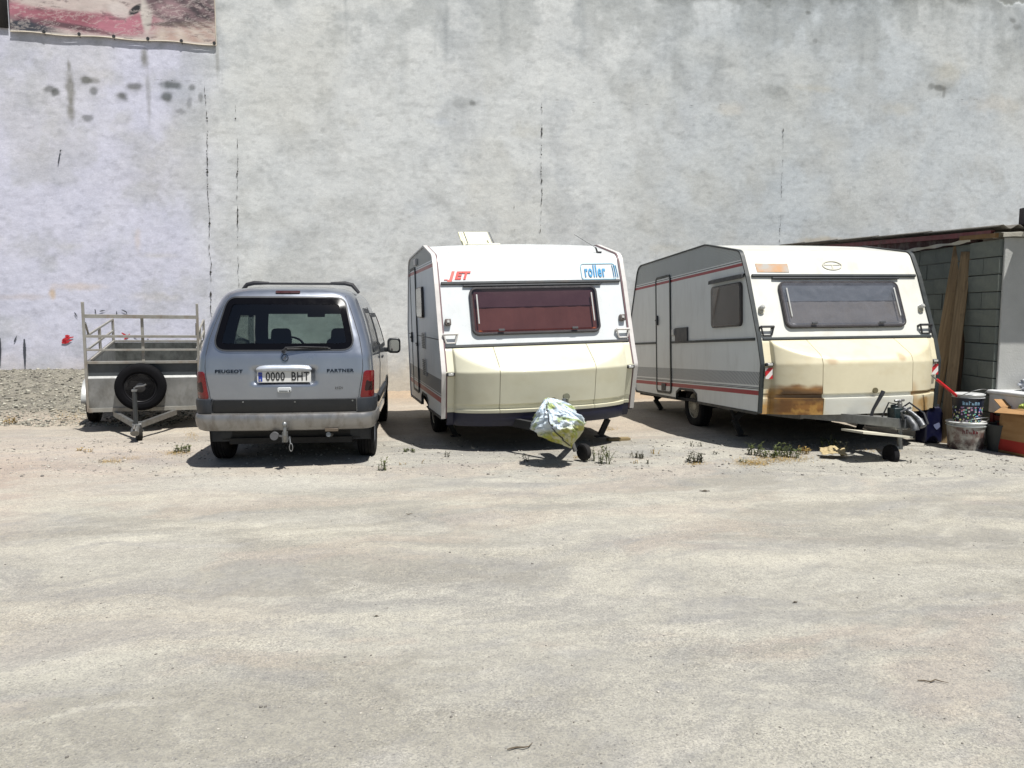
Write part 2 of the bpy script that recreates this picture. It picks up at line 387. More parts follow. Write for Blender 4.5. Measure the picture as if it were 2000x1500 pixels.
    # chipped plaster above the lean-to roof
    for (px, py, rx, ry) in ((1610, 472, 46, 9), (1690, 474, 60, 7)):
        spot(px, py, rx, ry, .6, (196, 186, 165), 300)
    k = Nodes('whitewashed plaster'); a = k.n('ShaderNodeAttribute'); a.attribute_name = 'paint'
    g1 = k.noise(38, 8, .78, stretch=(1, 1, 1.4)); g2 = k.noise(110, 3, .7); g3 = k.noise(10, 6, .7, stretch=(1, 1, 1.9))
    cc = k.mix(.8, a.outputs['Color'], k.mix(k.ramp(g1, .32, .62), (.82, .83, .83, 1), (1.08, 1.08, 1.07, 1)), 'MULTIPLY')
    cc = k.mix(.8, cc, k.mix(k.ramp(g3, .34, .66), (.90, .905, .905, 1), (1.05, 1.045, 1.04, 1)), 'MULTIPLY')
    g4 = k.noise(1.7, 7, .66, stretch=(1, 1, .8), dist=.4); cc = k.mix(.9, cc, k.mix(k.ramp(g4, .36, .62), (.93, .935, .94, 1), (1.05, 1.045, 1.035, 1)), 'MULTIPLY')
    g5 = k.noise(9, 8, .8, stretch=(1.6, 1.6, .22)); cc = k.mix(k.ramp(g5, .6, .85, 0, .25), cc, (.33, .335, .32, 1))
    sp = k.ramp(g2, .66, .76); cc = k.mix(k.math('MULTIPLY', sp, .35), cc, (.25, .25, .24, 1))
    k.set(Base_Color=cc, Roughness=.92, Specular_IOR_Level=.2); nb = k.bump(k.math('ADD', g1, k.math('MULTIPLY', g2, .35)), .42, .010)
    root = thing('building_wall', 'tall whitewashed plaster wall with stains and vertical cracks behind the parked vehicles', 'wall', tuple(W0))
    X = U * WD.x + h * WN.x; Y = U * WD.y + h * WN.y
    o = np_grid('plaster_face', X, Y, Z, k.m, c, root)
    mb = MB(); mb.prism([(-11.5, -.25), (22, -.25), (22, 9.87), (-11.5, 9.87)], lambda a, b: tuple(WD * a - WN * .06 + Vector((0, 0, b))), lambda a, b: tuple(WD * a - WN * .45 + Vector((0, 0, b))))
    mb.build('masonry', simple('masonry', col(150, 140, 125), .9), root, smooth=False)
    # cracks: broken dark lines
    dark = simple('crack dark', (.035, .033, .03, 1), .95)
    def loc(u, z, off): p = WD * u + WN * off; return (p.x, p.y, z)
    def crack(pts, w, gap, name='crack'):
        mb = MB(); P = [wall_uz(*p) for p in pts]; L = 0
        for a, b in zip(P[:-1], P[1:]):
            a = Vector(a); b = Vector(b); d = (b - a).normalized(); n = Vector((-d.y, d.x)); t = 0; ln = (b - a).length; off = 0
            while t < ln:
                s = rng.uniform(.03, .13); off += rng.uniform(-.008, .008); off *= .9
                if rng.random() > gap:
                    ww = w * rng.choice((.3, .35, .45, .5, .6, .8, 1.5)) ; q0 = a + d * t + n * off; q1 = a + d * min(t + s, ln) + n * (off + rng.uniform(-.004, .004)); m = (q0 + q1) / 2 + n * rng.uniform(-.006, .006)
                    o_ = .014
                    mb.add([loc(*q0, o_), loc(*(m + n * ww / 2), o_), loc(*q1, o_), loc(*(m - n * ww / 2), o_)], [(0, 1, 2, 3)])
                t += s * rng.uniform(.7, 1.2)
        return mb.build(name, dark, root, smooth=False)
    crack([(400, 168), (404, 260), (408, 400), (411, 500), (414, 640)], .028, .15)
    crack([(460, 205), (463, 380), (467, 560)], .018, .3)
    crack([(1057, 200), (1058, 300), (1056, 455)], .02, .25)
    crack([(1529, 250), (1526, 370), (1522, 478)], .016, .3)
    crack([(252, 152), (300, 156), (400, 161)], .006, .4)
    crack([(1000, 192), (1300, 205), (1420, 205)], .005, .6)
    crack([(1003, 330), (1006, 470)], .007, .7)
    crack([(1700, 192), (1990, 196)], .005, .7)
    # painted marks
    red = simple('red spray', col(200, 38, 48), .8); blk = simple('dark spray', col(70, 74, 82), .85); pink = simple('pink scribble', col(205, 120, 130), .85)
    def stroke(pts, w, m, name='graffiti_mark', n=10):
        P = [Vector(wall_uz(*p)) for p in pts]; mb = MB(); Q = []
        for i in range(len(P) - 1):
            for k_ in range(n): Q.append(P[i].lerp(P[i + 1], k_ / n))
        Q.append(P[-1]); rows = []
        for i, q in enumerate(Q):
            d = (Q[min(i + 1, len(Q) - 1)] - Q[max(i - 1, 0)]).normalized(); nn_ = Vector((-d.y, d.x)); t = i / (len(Q) - 1); ww = w * (.35 + .65 * math.sin(math.pi * min(1, t * 1.1 + .08))) * rng.uniform(.8, 1.2)
            rows.append([loc(*(q + nn_ * ww / 2), .016), loc(*(q - nn_ * ww / 2), .016)])
        mb.grid(rows); return mb.build(name, m, root, smooth=False)
    for p in (((122, 666), (131, 661), (144, 658)), ((121, 669), (131, 668), (141, 664)), ((128, 657), (137, 656)), ((124, 663), (130, 671))): stroke(p, .055, red)
    for p in (((238, 650), (246, 655), (250, 662)), ((243, 663), (254, 652)), ((262, 655), (268, 659)), ((288, 657), (292, 660))): stroke(p, .03, red)
    for p in (((48, 662), (49, 690), (50, 727)),): stroke(p, .045, blk)
    for p in (((1, 660), (2, 715)),): stroke(p, .03, blk)
    for p in (((28, 668), (34, 655)), ((146, 610), (152, 620)), ((186, 604), (188, 614)), ((195, 608), (206, 606)), ((238, 605), (247, 609), (249, 616)), ((228, 608), (229, 616)), ((114, 320), (119, 293)), ((117, 296), (121, 293))): stroke(p, .02, blk)
    for i in range(16):
        x = rng.uniform(726, 742); y = rng.uniform(618, 652); stroke(((x, y), (x + rng.uniform(-9, 9), y + rng.uniform(-8, 8))), .012, pink, n=4)
building_wall()
# ================================================================== BANNERS
def banner():
    def corner(px, py): return wall_uz(px, py)
    u0 = corner(20, 30)[0]; u1 = corner(422, 60)[0]; zb = corner(220, 76)[1]; zt = zb + 2.0
    nu, nz = 300, 200; U, T = np.meshgrid(np.linspace(u0, u1, nu), np.linspace(0, 1, nz)); Z = zb + T * (zt - zb)
    w = np.sin((U - u0) * 5.6) * .012; Z = Z + (1 - sstep(0, .25, T)) * w
    off = .034 + .006 * np.sin(U * 6 + T * 3)
    a = (U - u0) / (u1 - u0); b = (Z - zb) / .66
    c = np.ones(U.shape + (3,)) * srgb((214, 190, 184)); n = fbm(a * 9, b * 6, 501, 5, .6); n2 = fbm(a * 26, b * 16, 511, 4, .6)
    def ell(cx, cy, rx, ry, rot, edge=.25, nz_=.35):
        ca, sa = math.cos(rot), math.sin(rot); x = (a - cx) * 2.6; y = b - cy; p = (x * ca + y * sa) / rx; q = (-x * sa + y * ca) / ry
        return sstep(1 + edge, 1 - edge, np.sqrt(p * p + q * q) + (n - .5) * nz_)
    c = blend(c, ell(.0, .75, .55, 1.2, .2), (64, 68, 80)); c = blend(c, ell(.05, .55, .12, .5, -.7, .4) * .6, (205, 165, 165))
    c = blend(c, ell(.33, .55, 1.0, .42, -.16, .2), (205, 120, 138)); c = blend(c, ell(.25, .9, .9, .3, -.1, .3) * .9, (228, 212, 200))
    c = blend(c, ell(.30, .45, .6, .16, -.1, .5) * .8, (168, 84, 100)); c = blend(c, ell(.30, .22, .55, .07, -.2, .5) * .8, (78, 62, 66)); c = blend(c, ell(.50, .35, .3, .22, .1, .4) * .6, (222, 130, 150))
    c = blend(c, ell(.52, .72, .13, .2, .3, .3) * .8, (235, 222, 214)); c = blend(c, ell(.605, .78, .06, .16, -.5, .2), (48, 44, 48)); c = blend(c, ell(.655, .7, .07, .5, 0, .3), (232, 220, 208))
    c = blend(c, ell(.83, .95, .42, .62, .5, .12, .2), (132, 104, 108)); st = np.sin((a * 60 + b * 22 + n * 9)) * .5 + .5
    c = blend(c, ell(.86, 1.0, .42, .55, .6, .2) * st * .75, (40, 40, 46)); c = blend(c, ell(.78, .85, .2, .22, .3, .4) * .6, (196, 152, 156)); c = blend(c, ell(.80, .47, .34, .06, .16, .4) * .8, (50, 40, 44))
    fan = np.sin(np.arctan2(b - .9, a - .75) * 46) * .5 + .5
    lo = sstep(.5, .1, b - (a - .7) * .9) * sstep(.66, .72, a); c = blend(c, lo * .8, (214, 176, 156)); c = blend(c, lo * fan * .6, (240, 226, 206))
    c = blend(c, sstep(.06, .03, b) * .8, (226, 218, 204)); wr = 1 - np.abs(fbm(a * 14 + n * 2, b * 9 + n * 3, 531, 5, .65) * 2 - 1); c = blend(c, sstep(.86, .98, wr) * .45, (232, 216, 206)); c = blend(c, sstep(.60, .72, fbm(a * 18 + n * 4, b * 10, 541, 5, .7)) * .5, (92, 62, 70)); c = c * (.72 + .34 * n2)[..., None]; gy = c.mean(-1, keepdims=True); c = c * .8 + gy * .2
    X = W0.x + U * WD.x + off * WN.x; Y = W0.y + U * WD.y + off * WN.y
    k = Nodes('printed banner vinyl'); at_ = k.n('ShaderNodeAttribute'); at_.attribute_name = 'paint'; k.set(Base_Color=k.mix(.25, at_.outputs['Color'], k.mix(k.noise(60, 3), (.5, .5, .5, 1), (1, 1, 1, 1)), 'MULTIPLY'), Roughness=.55)
    root = thing('banner', 'faded pink printed banner hung on the wall at the upper left', 'banner', tuple(W0 + WD * u0 + Vector((0, 0, zb))))
    o = np_grid('banner_sheet', X - root.location.x, Y - root.location.y, Z - root.location.z, k.m, c, root)
    md = o.modifiers.new('thick', 'SOLIDIFY'); md.thickness = .003
    hem = simple('banner hem', col(216, 205, 186), .7); mb = MB(); pts = [W0 + WD * u + WN * .040 + Vector((0, 0, zb + math.sin((u - u0) * 5.6) * .012)) - root.location for u in np.linspace(u0, u1, 60)]
    mb.tube(pts, .009, 6); mb.tube([pts[-1], pts[-1] + Vector((0, 0, 1.95))], .008, 6); mb.build('hem', hem, root)
    dk = simple('grommet dark', (.03, .03, .03, 1), .5)
    for i in range(1, 7):
        u = u0 + (u1 - u0) * (i - .05) / 6.0 if i < 6 else u1 - .03
        mb = MB(); mb.lathe([(-.01, .028), (.0, .028), (.012, .02)], 10, 'y'); mb.M = Matrix.Identity(4); g = mb.build('grommet', dk, root)
        g.location = W0 + WD * u + WN * .045 + Vector((0, 0, zb + .03)) - root.location
        mb = MB(); mb.tube([(0, 0, 0), (.004, .01, -.03), (.0, .03, -.05)], .006, 5); g2 = mb.build('cord', dk, root); g2.location = g.location
    # the black sheet left of it
    uL = corner(-260, 30)[0]
    mb = MB(); p = lambda u, z, o_: tuple(W0 + WD * u + WN * o_ + Vector((0, 0, z)))
    us = np.linspace(uL, u0 - .02, 14); mb.grid([[p(u, zb + .06 + math.sin(u * 5) * .01, .04 + .006 * math.sin(u * 4)) for u in us], [p(u, zb + .8, .04) for u in us], [p(u, zb + 2, .04) for u in us]])
    o = mb.build('banner', simple('black vinyl', (.012, .012, .014, 1), .5), None); md = o.modifiers.new('thick', 'SOLIDIFY'); md.thickness = .003
    tag(o, 'plain black banner at the left edge, beside the pink printed one', 'banner')
banner()
# ================================================================== shared materials
M = {}
M['tyre'] = simple('tyre rubber', (.010, .010, .011, 1), .88, bump=.3, dirt=col(110, 104, 92), dirt_amt=.22)
M['tyre'].node_tree.nodes['Principled BSDF'].inputs['Specular IOR Level'].default_value = .15
M['steel'] = simple('galvanised steel', col(150, 152, 152), .42, .75, var=.2, scale=18, dirt=col(120, 105, 85), dirt_amt=.5)
M['dark'] = simple('dark plastic', (.025, .027, .03, 1), .5)
M['under'] = simple('underbody', (.02, .02, .02, 1), .85)
M['black_metal'] = simple('black painted metal', (.022, .022, .024, 1), .4)
M['rim_white'] = simple('wheel paint', col(205, 200, 180), .45, dirt=col(130, 118, 98), dirt_amt=.4)
M['red_lens'] = simple('red lens', col(112, 8, 14), .2, coat=.3); M['dark_lens'] = simple('smoked lens', col(40, 12, 14), .25)
M['orange_lens'] = simple('orange lens', col(190, 95, 30), .2, coat=.6); M['clear_lens'] = simple('clear lens', col(190, 190, 185), .2, coat=.6)
def wheel(parent, x, y, z, r, w, outer, rimr=.6, rim=None, name='wheel', axis='x', bolts=True):
    """outer = +1/-1 side on which the hub shows"""
    e = bpy.data.objects.new(name, None); scn.collection.objects.link(e); e.parent = parent; e.location = (x, y, z); e.empty_display_size = .1
    if axis == 'y': e.rotation_euler = (0, 0, rad(90))
    h = w / 2; rr = r * rimr; mb = MB()
    prof = [(-h * .72, rr), (-h * .95, rr * 1.12), (-h, r * .84), (-h * .92, r * .93), (-h * .74, r * .985)]
    for a in (-.5, -.2, .2, .5): prof += [(h * a - .006, r), (h * a - .003, r - .009), (h * a + .003, r - .009), (h * a + .006, r)]
    prof += [(h * .74, r * .985), (h * .92, r * .93), (h, r * .84), (h * .95, rr * 1.12), (h * .72, rr)]
    mb.lathe(prof, 44); t = mb.build('tyre', M['tyre'], e)
    s = outer; mb = MB(); mb.lathe([(s * h * .72, rr), (s * h * .8, rr * .97), (s * h * .45, rr * .86), (s * h * .5, rr * .5), (s * h * .75, rr * .3), (s * h * .8, .0001)], 32)
    mb.lathe([(-s * h * .7, rr), (-s * h * .3, rr * .5), (-s * h * .3, .0001)], 24); mb.build('rim', rim or M['steel'], e)
    return e
# ================================================================== CARAVANS
def caravan(cfg):
    S = 1.04; yaw, pit, rol = [rad(v) for v in cfg['rot']]
    R = Matrix.Rotation(yaw, 4, 'Z') @ Matrix.Rotation(pit, 4, 'X') @ Matrix.Rotation(rol, 4, 'Y')
    T = Vector((0, 0, CH)) + (Vector(cfg['T']) - Vector((0, 0, CH))) * S
    root = thing('caravan', cfg['label'], 'caravan', matrix=Matrix.Translation(T) @ R @ Matrix.Scale(S, 4))
    W = 2.2; H = W / 2; pr = cfg['prof']; n = len(pr)
    arc = cfg['radii']; P = rpoly(pr, arc, 6)                      # front bottom .. over the roof .. rear bottom
    zb = pr[0][1]; wy = cfg['wheel_y']; ah = cfg['arch']
    def zbot(y): return pr[0][1] + (pr[-1][1] - pr[0][1]) * y / pr[-1][0]
    archp = [(wy + ah, zbot(wy + ah)), (wy + ah * .97, zbot(wy) + .09), (wy + ah * .62, zbot(wy) + .145), (wy - ah * .62, zbot(wy) + .145), (wy - ah * .97, zbot(wy) + .09), (wy - ah, zbot(wy - ah))]
    side = P + archp
    body, trim = cfg['body'], cfg['trim']
    # side panels
    for s in (-1, 1):
        mb = MB(); mb.prism(side, lambda a, b: (s * (H - .03), a, b), lambda a, b: (s * H, a, b)); mb.build('side_panel', cfg['side'], root, smooth=False)
    # front, roof and rear skin: one strip round the profile
    def normals(path):
        out = []
        for i in range(len(path)):
            a = Vector(path[max(0, i - 1)]); b = Vector(path[min(len(path) - 1, i + 1)]); t = (b - a).normalized(); out.append(Vector((-t.y, t.x)))
        return out
    # densify long stretches so the skin can carry a faint sag
    path = []
    for i in range(len(P) - 1):
        a = Vector(P[i]); b = Vector(P[i + 1]); k = max(1, int((b - a).length / .12))
        path += [tuple(a.lerp(b, j / k)) for j in range(k)]
    path.append(P[-1]); N = normals(path)
    xs = np.linspace(-(H - .025), H - .025, 24); rows = []
    roofz = max(p[1] for p in pr)
    crown = cfg.get('crown', .03)
    for (p, nn) in zip(path, N):
        rows.append([(x, p[0] + nn.x * .004 * math.sin(x * 5 + p[1] * 7) * .5 + 0, p[1] + (crown * (1 - (x / H) ** 2) if p[1] > roofz - .2 and p[0] > pr[4][0] * 1.02 else 0)) for x in xs])
    mb = MB(); mb.grid(rows); mb.build('body_skin', body, root, angle=25)
    mb = MB(); mb.bb(-(H - .05), H - .05, .03, pr[-1][0] - .05, zb + .01, zb + .05); mb.build('floor', M['under'], root, smooth=False)
    # edge trim
    def sweep(path_, x0, x1, n0, n1, name, mat):
        N_ = normals(path_); mb_ = MB(); rows_ = []
        for p, nn in zip(path_, N_):
            a = Vector(p) + nn * n0; b = Vector(p) + nn * n1; rows_.append([(x0, a.x, a.y), (x0, b.x, b.y), (x1, b.x, b.y), (x1, a.x, a.y), (x0, a.x, a.y)])
        mb_.grid(rows_)
        e0 = len(rows_); mb_.f.append((0, 1, 2, 3)); k = (e0 - 1) * 5; mb_.f.append((k, k + 3, k + 2, k + 1))
        return mb_.build(name, mat, root, angle=30)
    for s in (-1, 1):
        for (o0, o1, h0, h1, mt) in cfg['trims']: sweep(path, s * (H - o0), s * (H + o1), -h0, h1, 'edge_trim', M[mt] if isinstance(mt, str) else mt)
    # bottom rail of the sides
    for s in (-1, 1):
        mb = MB(); bl = [(0.02, zbot(0) - .004)] + [(a, b - .002) for a, b in reversed(archp)] + [(pr[-1][0], zbot(pr[-1][0]))]
        mb.grid([[(s * (H - .028), a, b - .018), (s * (H + .006), a, b - .018), (s * (H + .006), a, b + .014), (s * (H - .028), a, b + .014)] for a, b in bl]); mb.build('bottom_rail', cfg['rail'], root, smooth=False)
    # ---- upper front face frame
    a = Vector((0, pr[2][0], pr[2][1])); b = Vector((0, pr[3][0], pr[3][1])); V = (b - a).normalized(); Nf = Vector((0, -V.z, V.y)); L = (b - a).length
    F = lambda u, v, o=0.0: tuple(a + Vector((u, 0, 0)) + V * v + Nf * o)
    b2 = Vector((0, pr[4][0], pr[4][1])); V2 = (b2 - b).normalized(); N2 = Vector((0, -V2.z, V2.y)); L2 = (b2 - b).length
    F2 = lambda u, v, o=0.0: tuple(b + Vector((u, 0, 0)) + V2 * v + N2 * o)
    def fbox(mb_, u0, u1, v0, v1, o0, o1, FF=F): return mb_.prism([(u0, v0), (u1, v0), (u1, v1), (u0, v1)], lambda p, q: FF(p, q, o0), lambda p, q: FF(p, q, o1))
    mb = fbox(MB(), -1.045, 1.045, -.012, .018, 0, .02); mb.build('belt_rail', cfg['rail'], root, bevel=.005)
    mb = fbox(MB(), -1.04, 1.035, L - .01, L + .022, 0, .026); mb.build('upper_rail', cfg['rail'], root, bevel=.006)
    mb = fbox(MB(), -.80, .80, L - .038, L - .018, 0, .03); mb.build('window_awning_rail', M['dark'], root, bevel=.005)
    # window
    wc, w0, w1 = cfg['win']; out = rect(0, (w0 + w1) / 2, wc * 2, w1 - w0, .075, 6)
    cx = cfg.get('winx', 0); out = [(p[0] + cx, p[1]) for p in out]
    mb = MB(); mb.ring(out, inset(out, .026), lambda p, q: F(p, q, 0), lambda p, q: F(p, q, .038)); wf = mb.build('window_frame', M['winframe'], root, bevel=.005)
    inn = inset(out, .012)
    # bulged acrylic pane
    mb = MB(); rings = 9; vs = []; m = len(inn); ccx = sum(p[0] for p in inn) / m; ccy = sum(p[1] for p in inn) / m
    for i in range(rings):
        t = 1 - i / rings; d = .036 + .018 * (1 - t ** 3)
        vs += [F(ccx + (p[0] - ccx) * t, ccy + (p[1] - ccy) * t, d) for p in inn]
    vs.append(F(ccx, ccy, .054)); fs = [(i * m + j, i * m + (j + 1) % m, (i + 1) * m + (j + 1) % m, (i + 1) * m + j) for i in range(rings - 1) for j in range(m)]
    fs += [((rings - 1) * m + j, (rings - 1) * m + (j + 1) % m, rings * m) for j in range(m)]
    mb.add(vs, fs); mb.build('pane', cfg['pane'], wf, angle=60)
    # blind and dark cassette behind the pane (the body skin is behind them)
    mb = fbox(MB(), -wc + .05 + cx, wc - .05 + cx, w1 - (w1 - w0) * .42, w1 - .03, .004, .016); mb.build('blind', cfg['blind_dark'], wf, smooth=False)
    mb = MB(); rows = []
    for j in range(70):
        u = -wc + .04 + cx + (2 * wc - .08) * j / 69; o_ = .009 + .0022 * math.sin(j * .55 + 1.4 * math.sin(j * .21)) + .001 * math.sin(j * 1.7); rows.append([F(u, w0 + .03, o_), F(u, w1 - .03, o_ - .003)])
    mb.grid(rows); mb.build('curtain', cfg['curtain'], wf)
    mb = fbox(MB(), -wc + .07 + cx, wc - .07 + cx, w0 + .035, w0 + .048, .03, .04); mb.build('stay_bar', cfg['bar'], wf)
    for u in (-.42, .42): mb = fbox(MB(), u - .035 + cx, u + .035 + cx, w0 + .03, w0 + .055, .055, .066); mb.build('window_catch', M['dark'], wf, bevel=.003)
    for s in (-1, 1): mb = fbox(MB(), s * (wc - .075) - .008 + cx, s * (wc - .075) + .008 + cx, w0 + .12, w1 - .09, .052, .058); mb.build('stay_arm', M['clear_lens'], wf, bevel=.003)
    # grab handles, lamps
    for s in (-1, 1):
        hx = s * .985; v0 = .03
        mb = MB(); hb = [(hx - .075, v0 + .10), (hx + .075, v0 + .10), (hx + .05, v0 + .01), (hx - .05, v0 + .01)]; hb = [(p[0] - s * .0, p[1]) for p in hb]
        mb.tube([F(*hb[0], .045), F(*hb[1], .045)], .013, 8); mb.tube([F(*hb[0], .0), F(*hb[0], .045)], .014, 8); mb.tube([F(*hb[1], .0), F(*hb[1], .045)], .014, 8)
        mb.tube([F(*hb[0], .045), F(*hb[3], .012)], .010, 8); mb.tube([F(*hb[1], .045), F(*hb[2], .012)], .010, 8); mb.tube([F(*hb[3], .012), F(*hb[2], .012)], .008, 8)
        mb.build('grab_handle', cfg['handle'], root)
        lv = .27 if cfg['lamp'] == 'square' else .36; lx = s * 1.0
        if cfg['lamp'] == 'square':
            mb = fbox(MB(), lx - .032, lx + .032, lv - .035, lv + .035, 0, .05); l_ = mb.build('marker_lamp', cfg['lampc'], root, bevel=.008)
            mb = fbox(MB(), lx - .014, lx + .014, lv - .014, lv + .014, .05, .06); mb.build('lens', M['clear_lens'], l_, bevel=.003)
        else:
            mb = MB(); mb.tube([F(lx, lv, 0), F(lx, lv, .055), F(lx, lv, .068)], [.03, .028, .012], 14); l_ = mb.build('marker_lamp', M['clear_lens'], root)
            mb = MB(); mb.tube([F(lx, lv - .03, 0), F(lx, lv - .03, .02)], .034, 14); mb.build('lamp_base', M['rim_white'], l_)
    # ---- front locker: bulged moulding in three pieces
    bz, kz, lz = pr[2][1], pr[1][1], pr[0][1]; by, ky, ly = pr[2][0], pr[1][0], pr[0][0]
    crz = cfg['crease']; D0 = cfg['bulge']
    def yb(z): return ky + (by - ky) * (z - kz) / (bz - kz) if z > kz else ly + (ky - ly) * (z - lz) / (kz - lz)
    ycr = yb(crz) - D0; slope = (by - ycr) / (bz - crz)
    def g(x):
        ax = abs(x); t = min(1, max(0, (.965 - ax) / .44)); st = min(1, max(0, (.978 - ax) / .014)); return st * .16 + .84 * max(0, 1 - (min(ax, .965) / .965) ** 3.0) ** .85
    z1, z2 = cfg['lip']                                              # groove top, lip top
    def ys(x, z, dz=0):
        ysl = by - .012 - slope * max(0, bz - z); G = g(x); yg = yb(z) - .014 - G * (D0 + .10 * max(0, (crz - z)))
        k = .045; hh = max(0, min(1, .5 + .5 * (ysl - yg) / k)); y = yg * (1 - hh) + ysl * hh + k * hh * (1 - hh)
        if z < z1: y += .022 * min(1, (z1 - z) / .012) * min(1, G + .25)
        if z < z2: y -= .045 * min(1, (z2 - z) / .006) * min(1, G + .1)
        if z < z2 - .02: y += .10 * (z2 - .02 - z) * G
        return y
    zbm = cfg['locker_bottom']
    zs = list(np.linspace(bz - .014, z1 + .004, 46)) + [z1, z1 - .006, z1 - .012, z1 - .03, z2 + .004, z2, z2 - .002, z2 - .004, z2 - .006, z2 - .02] + (list(np.linspace(z2 - .035, zbm, 10)) if zbm < z2 - .03 else [zbm])
    sx = cfg['seam']
    for (x0, x1, nm) in ((-1.066, -sx - .003, 'locker_side'), (-sx + .003, sx - .003, 'locker_lid'), (sx + .003, 1.066, 'locker_side')):
        xx = sorted(set([round(v, 4) for v in np.linspace(x0, x1, 60)] + [v for v in (-.978, -.971, -.964, .964, .971, .978) if x0 < v < x1]))
        rows = [[(x, ys(x, z), z) for x in xx] for z in zs]
        # turned-in edges give the sheet thickness
        rows = [[(r[0][0], r[0][1] + .03, r[0][2])] + r + [(r[-1][0], r[-1][1] + .03, r[-1][2])] for r in rows]
        top = [(p[0], p[1] + .03, p[2]) for p in rows[0]]; bot = [(p[0], p[1] + .04, p[2] + .004) for p in rows[-1]]
        A = np.array([top] + rows + [bot]); pt = cfg['locker_paint'](A[..., 0], A[..., 2])
        o = np_grid(nm, A[..., 0], A[..., 1], A[..., 2], cfg['locker'], pt, root); o.data.set_sharp_from_angle(angle=rad(40))
    if cfg.get('skirt'):
        zt = zbm + .003; xx = np.linspace(-1.05, 1.05, 90); mb = MB()
        mb.grid([[(x, ys(x, z2 - .01) + .02 + q, z) for x in xx] for (z, q) in ((zt, 0), (zt - .05, .004), (zt - .11, .02), (zt - .15, .05), (zt - .155, .2))]); mb.build('skirt', cfg['skirt'], root)
    # corner marker plates on the flat outer strip
    for s in (-1, 1):
        z = cfg['mark_z']; y = yb(z) - .016
        mb = MB(); mb.box((s * 1.02, y - .014, z), (.085, .034, .038)); mk = mb.build('side_marker', M['black_metal'], root, bevel=.006)
        mb = MB(); mb.box((s * 1.018, y - .034, z), (.055, .010, .024)); mb.build('marker_lens', M['clear_lens'], mk, bevel=.003)
    # lock plug in the middle of the lid
    z = z1 + .02; mb = MB(); y = ys(.05, z) ; mb.tube([(.05, y + .01, z), (.05, y - .014, z)], .03, 16); lk = mb.build('lid_lock', simple('weathered brass', col(120, 112, 84), .5, .4), root)
    # wheels and chassis
    gzl = cfg['ground_local'](wy)
    for s in (-1, 1):
        wheel(root, s * (H - .17), wy, gzl + .285, .285, .165, s, .58, M['rim_white'])
    mb = MB(); mb.bar((-.9, wy, gzl + .28), (.9, wy, gzl + .28), .07, .07); mb.build('axle', M['under'], root)
    mb = MB(); hy = cfg['hitch_y']; hz = cfg['hitch_z']
    for s in (-1, 1):
        mb.bar((s * .75, 1.6, zb - .02), (s * .55, .05, zb - .03), .05, .12); mb.bar((s * .55, .05, zb - .03), (s * .04, hy + .12, hz), .05, .09)
        mb.bar((s * .75, 1.6, zb - .02), (s * .75, pr[-1][0] - .1, zbot(3) - .02), .05, .1)
    mb.build('chassis', M['under'] if cfg['lamp'] == 'square' else M['steel'], root, smooth=False)
    # corner steadies
    for s in (-1, 1):
        for (yy, zz) in ((.25 if (s > 0 and cfg['lamp'] == 'square') else .95, zb), (pr[-1][0] - .3, zbot(pr[-1][0]))):
            gl = cfg['ground_local'](yy) + .035; mb = MB()
            mb.bar((s * .70, yy, zz), (s * .90, yy, (zz + gl) / 2 + .02), .05, .06); mb.bar((s * .90, yy, (zz + gl) / 2 + .02), (s * .80, yy, gl), .05, .06); mb.bar((s * .95, yy, zz - .01), (s * .88, yy, (zz + gl) / 2 + .02), .03, .03)
            mb.box((s * .80, yy, gl - .01), (.12, .09, .012)); mb.build('corner_steady', M['under'], root, smooth=False)
    return root, F, F2, L, L2, ys, pr, zbot, H, fbox

def locker_mat(name, rough):
    k = Nodes(name); a = k.n('ShaderNodeAttribute'); a.attribute_name = 'paint'
    g = k.noise(9, 7, .7); cc = k.mix(.5, a.outputs['Color'], k.mix(k.ramp(g, .3, .7), (.93, .92, .9, 1), (1.04, 1.04, 1.04, 1)), 'MULTIPLY')
    sp = k.ramp(k.noise(70, 3, .7), .66, .74); cc = k.mix(k.math('MULTIPLY', sp, .3), cc, (.35, .3, .2, 1))
    k.set(Base_Color=cc, Roughness=rough, Coat_Weight=.15); k.bump(k.noise(4, 3), .15, .02); return k.m
def side_mat(name, c, stripes, hatch=None):
    """sheet metal side with printed horizontal stripes given as (z0,z1,colour,y-slope)"""
    k = Nodes(name); co = k.n('ShaderNodeTexCoord'); sp = k.n('ShaderNodeSeparateXYZ'); k.l(co.outputs['Object'], sp.inputs[0])
    base = k.mix(k.ramp(k.noise(2.2, 5), .3, .7), tuple(v * .93 for v in c[:3]) + (1,), c); z = sp.outputs[2]; y = sp.outputs[1]
    zz = z; w = k.math('ADD', z, 0)
    for (z0, z1, cc, hatchd) in stripes:
        m = k.math('MULTIPLY', k.math('GREATER_THAN', zz, z0), k.math('LESS_THAN', zz, z1))
        if hatchd:
            wv = k.math('SINE', k.math('MULTIPLY', k.math('ADD', y, k.math('MULTIPLY', z, hatchd)), 190), 0); hm = k.ramp(wv, -.2, .6, .35, 1)
            m = k.math('MULTIPLY', m, hm)
        base = k.mix(m, base, cc)
    g = k.noise(5, 8, .7, stretch=(1, 1.5, .35)); base = k.mix(k.ramp(g, .5, .8, 0, .22), base, col(120, 112, 95)); k.set(Base_Color=base, Roughness=.38); k.bump(k.noise(3, 2), .12, .02); return k.m
M['winframe'] = simple('window rubber', (.03, .026, .026, 1), .35)
white = simple('white enamel', col(222, 226, 226), .3, var=.03, scale=3, dirt=col(176, 168, 150), dirt_amt=.2, coat=.4)
cream = simple('yellowed enamel', col(226, 226, 217), .36, var=.04, scale=3, dirt=col(178, 160, 126), dirt_amt=.3, coat=.25)
railm = simple('weathered rubber rail', col(62, 66, 68), .6, dirt=col(120, 100, 80), dirt_amt=.4)
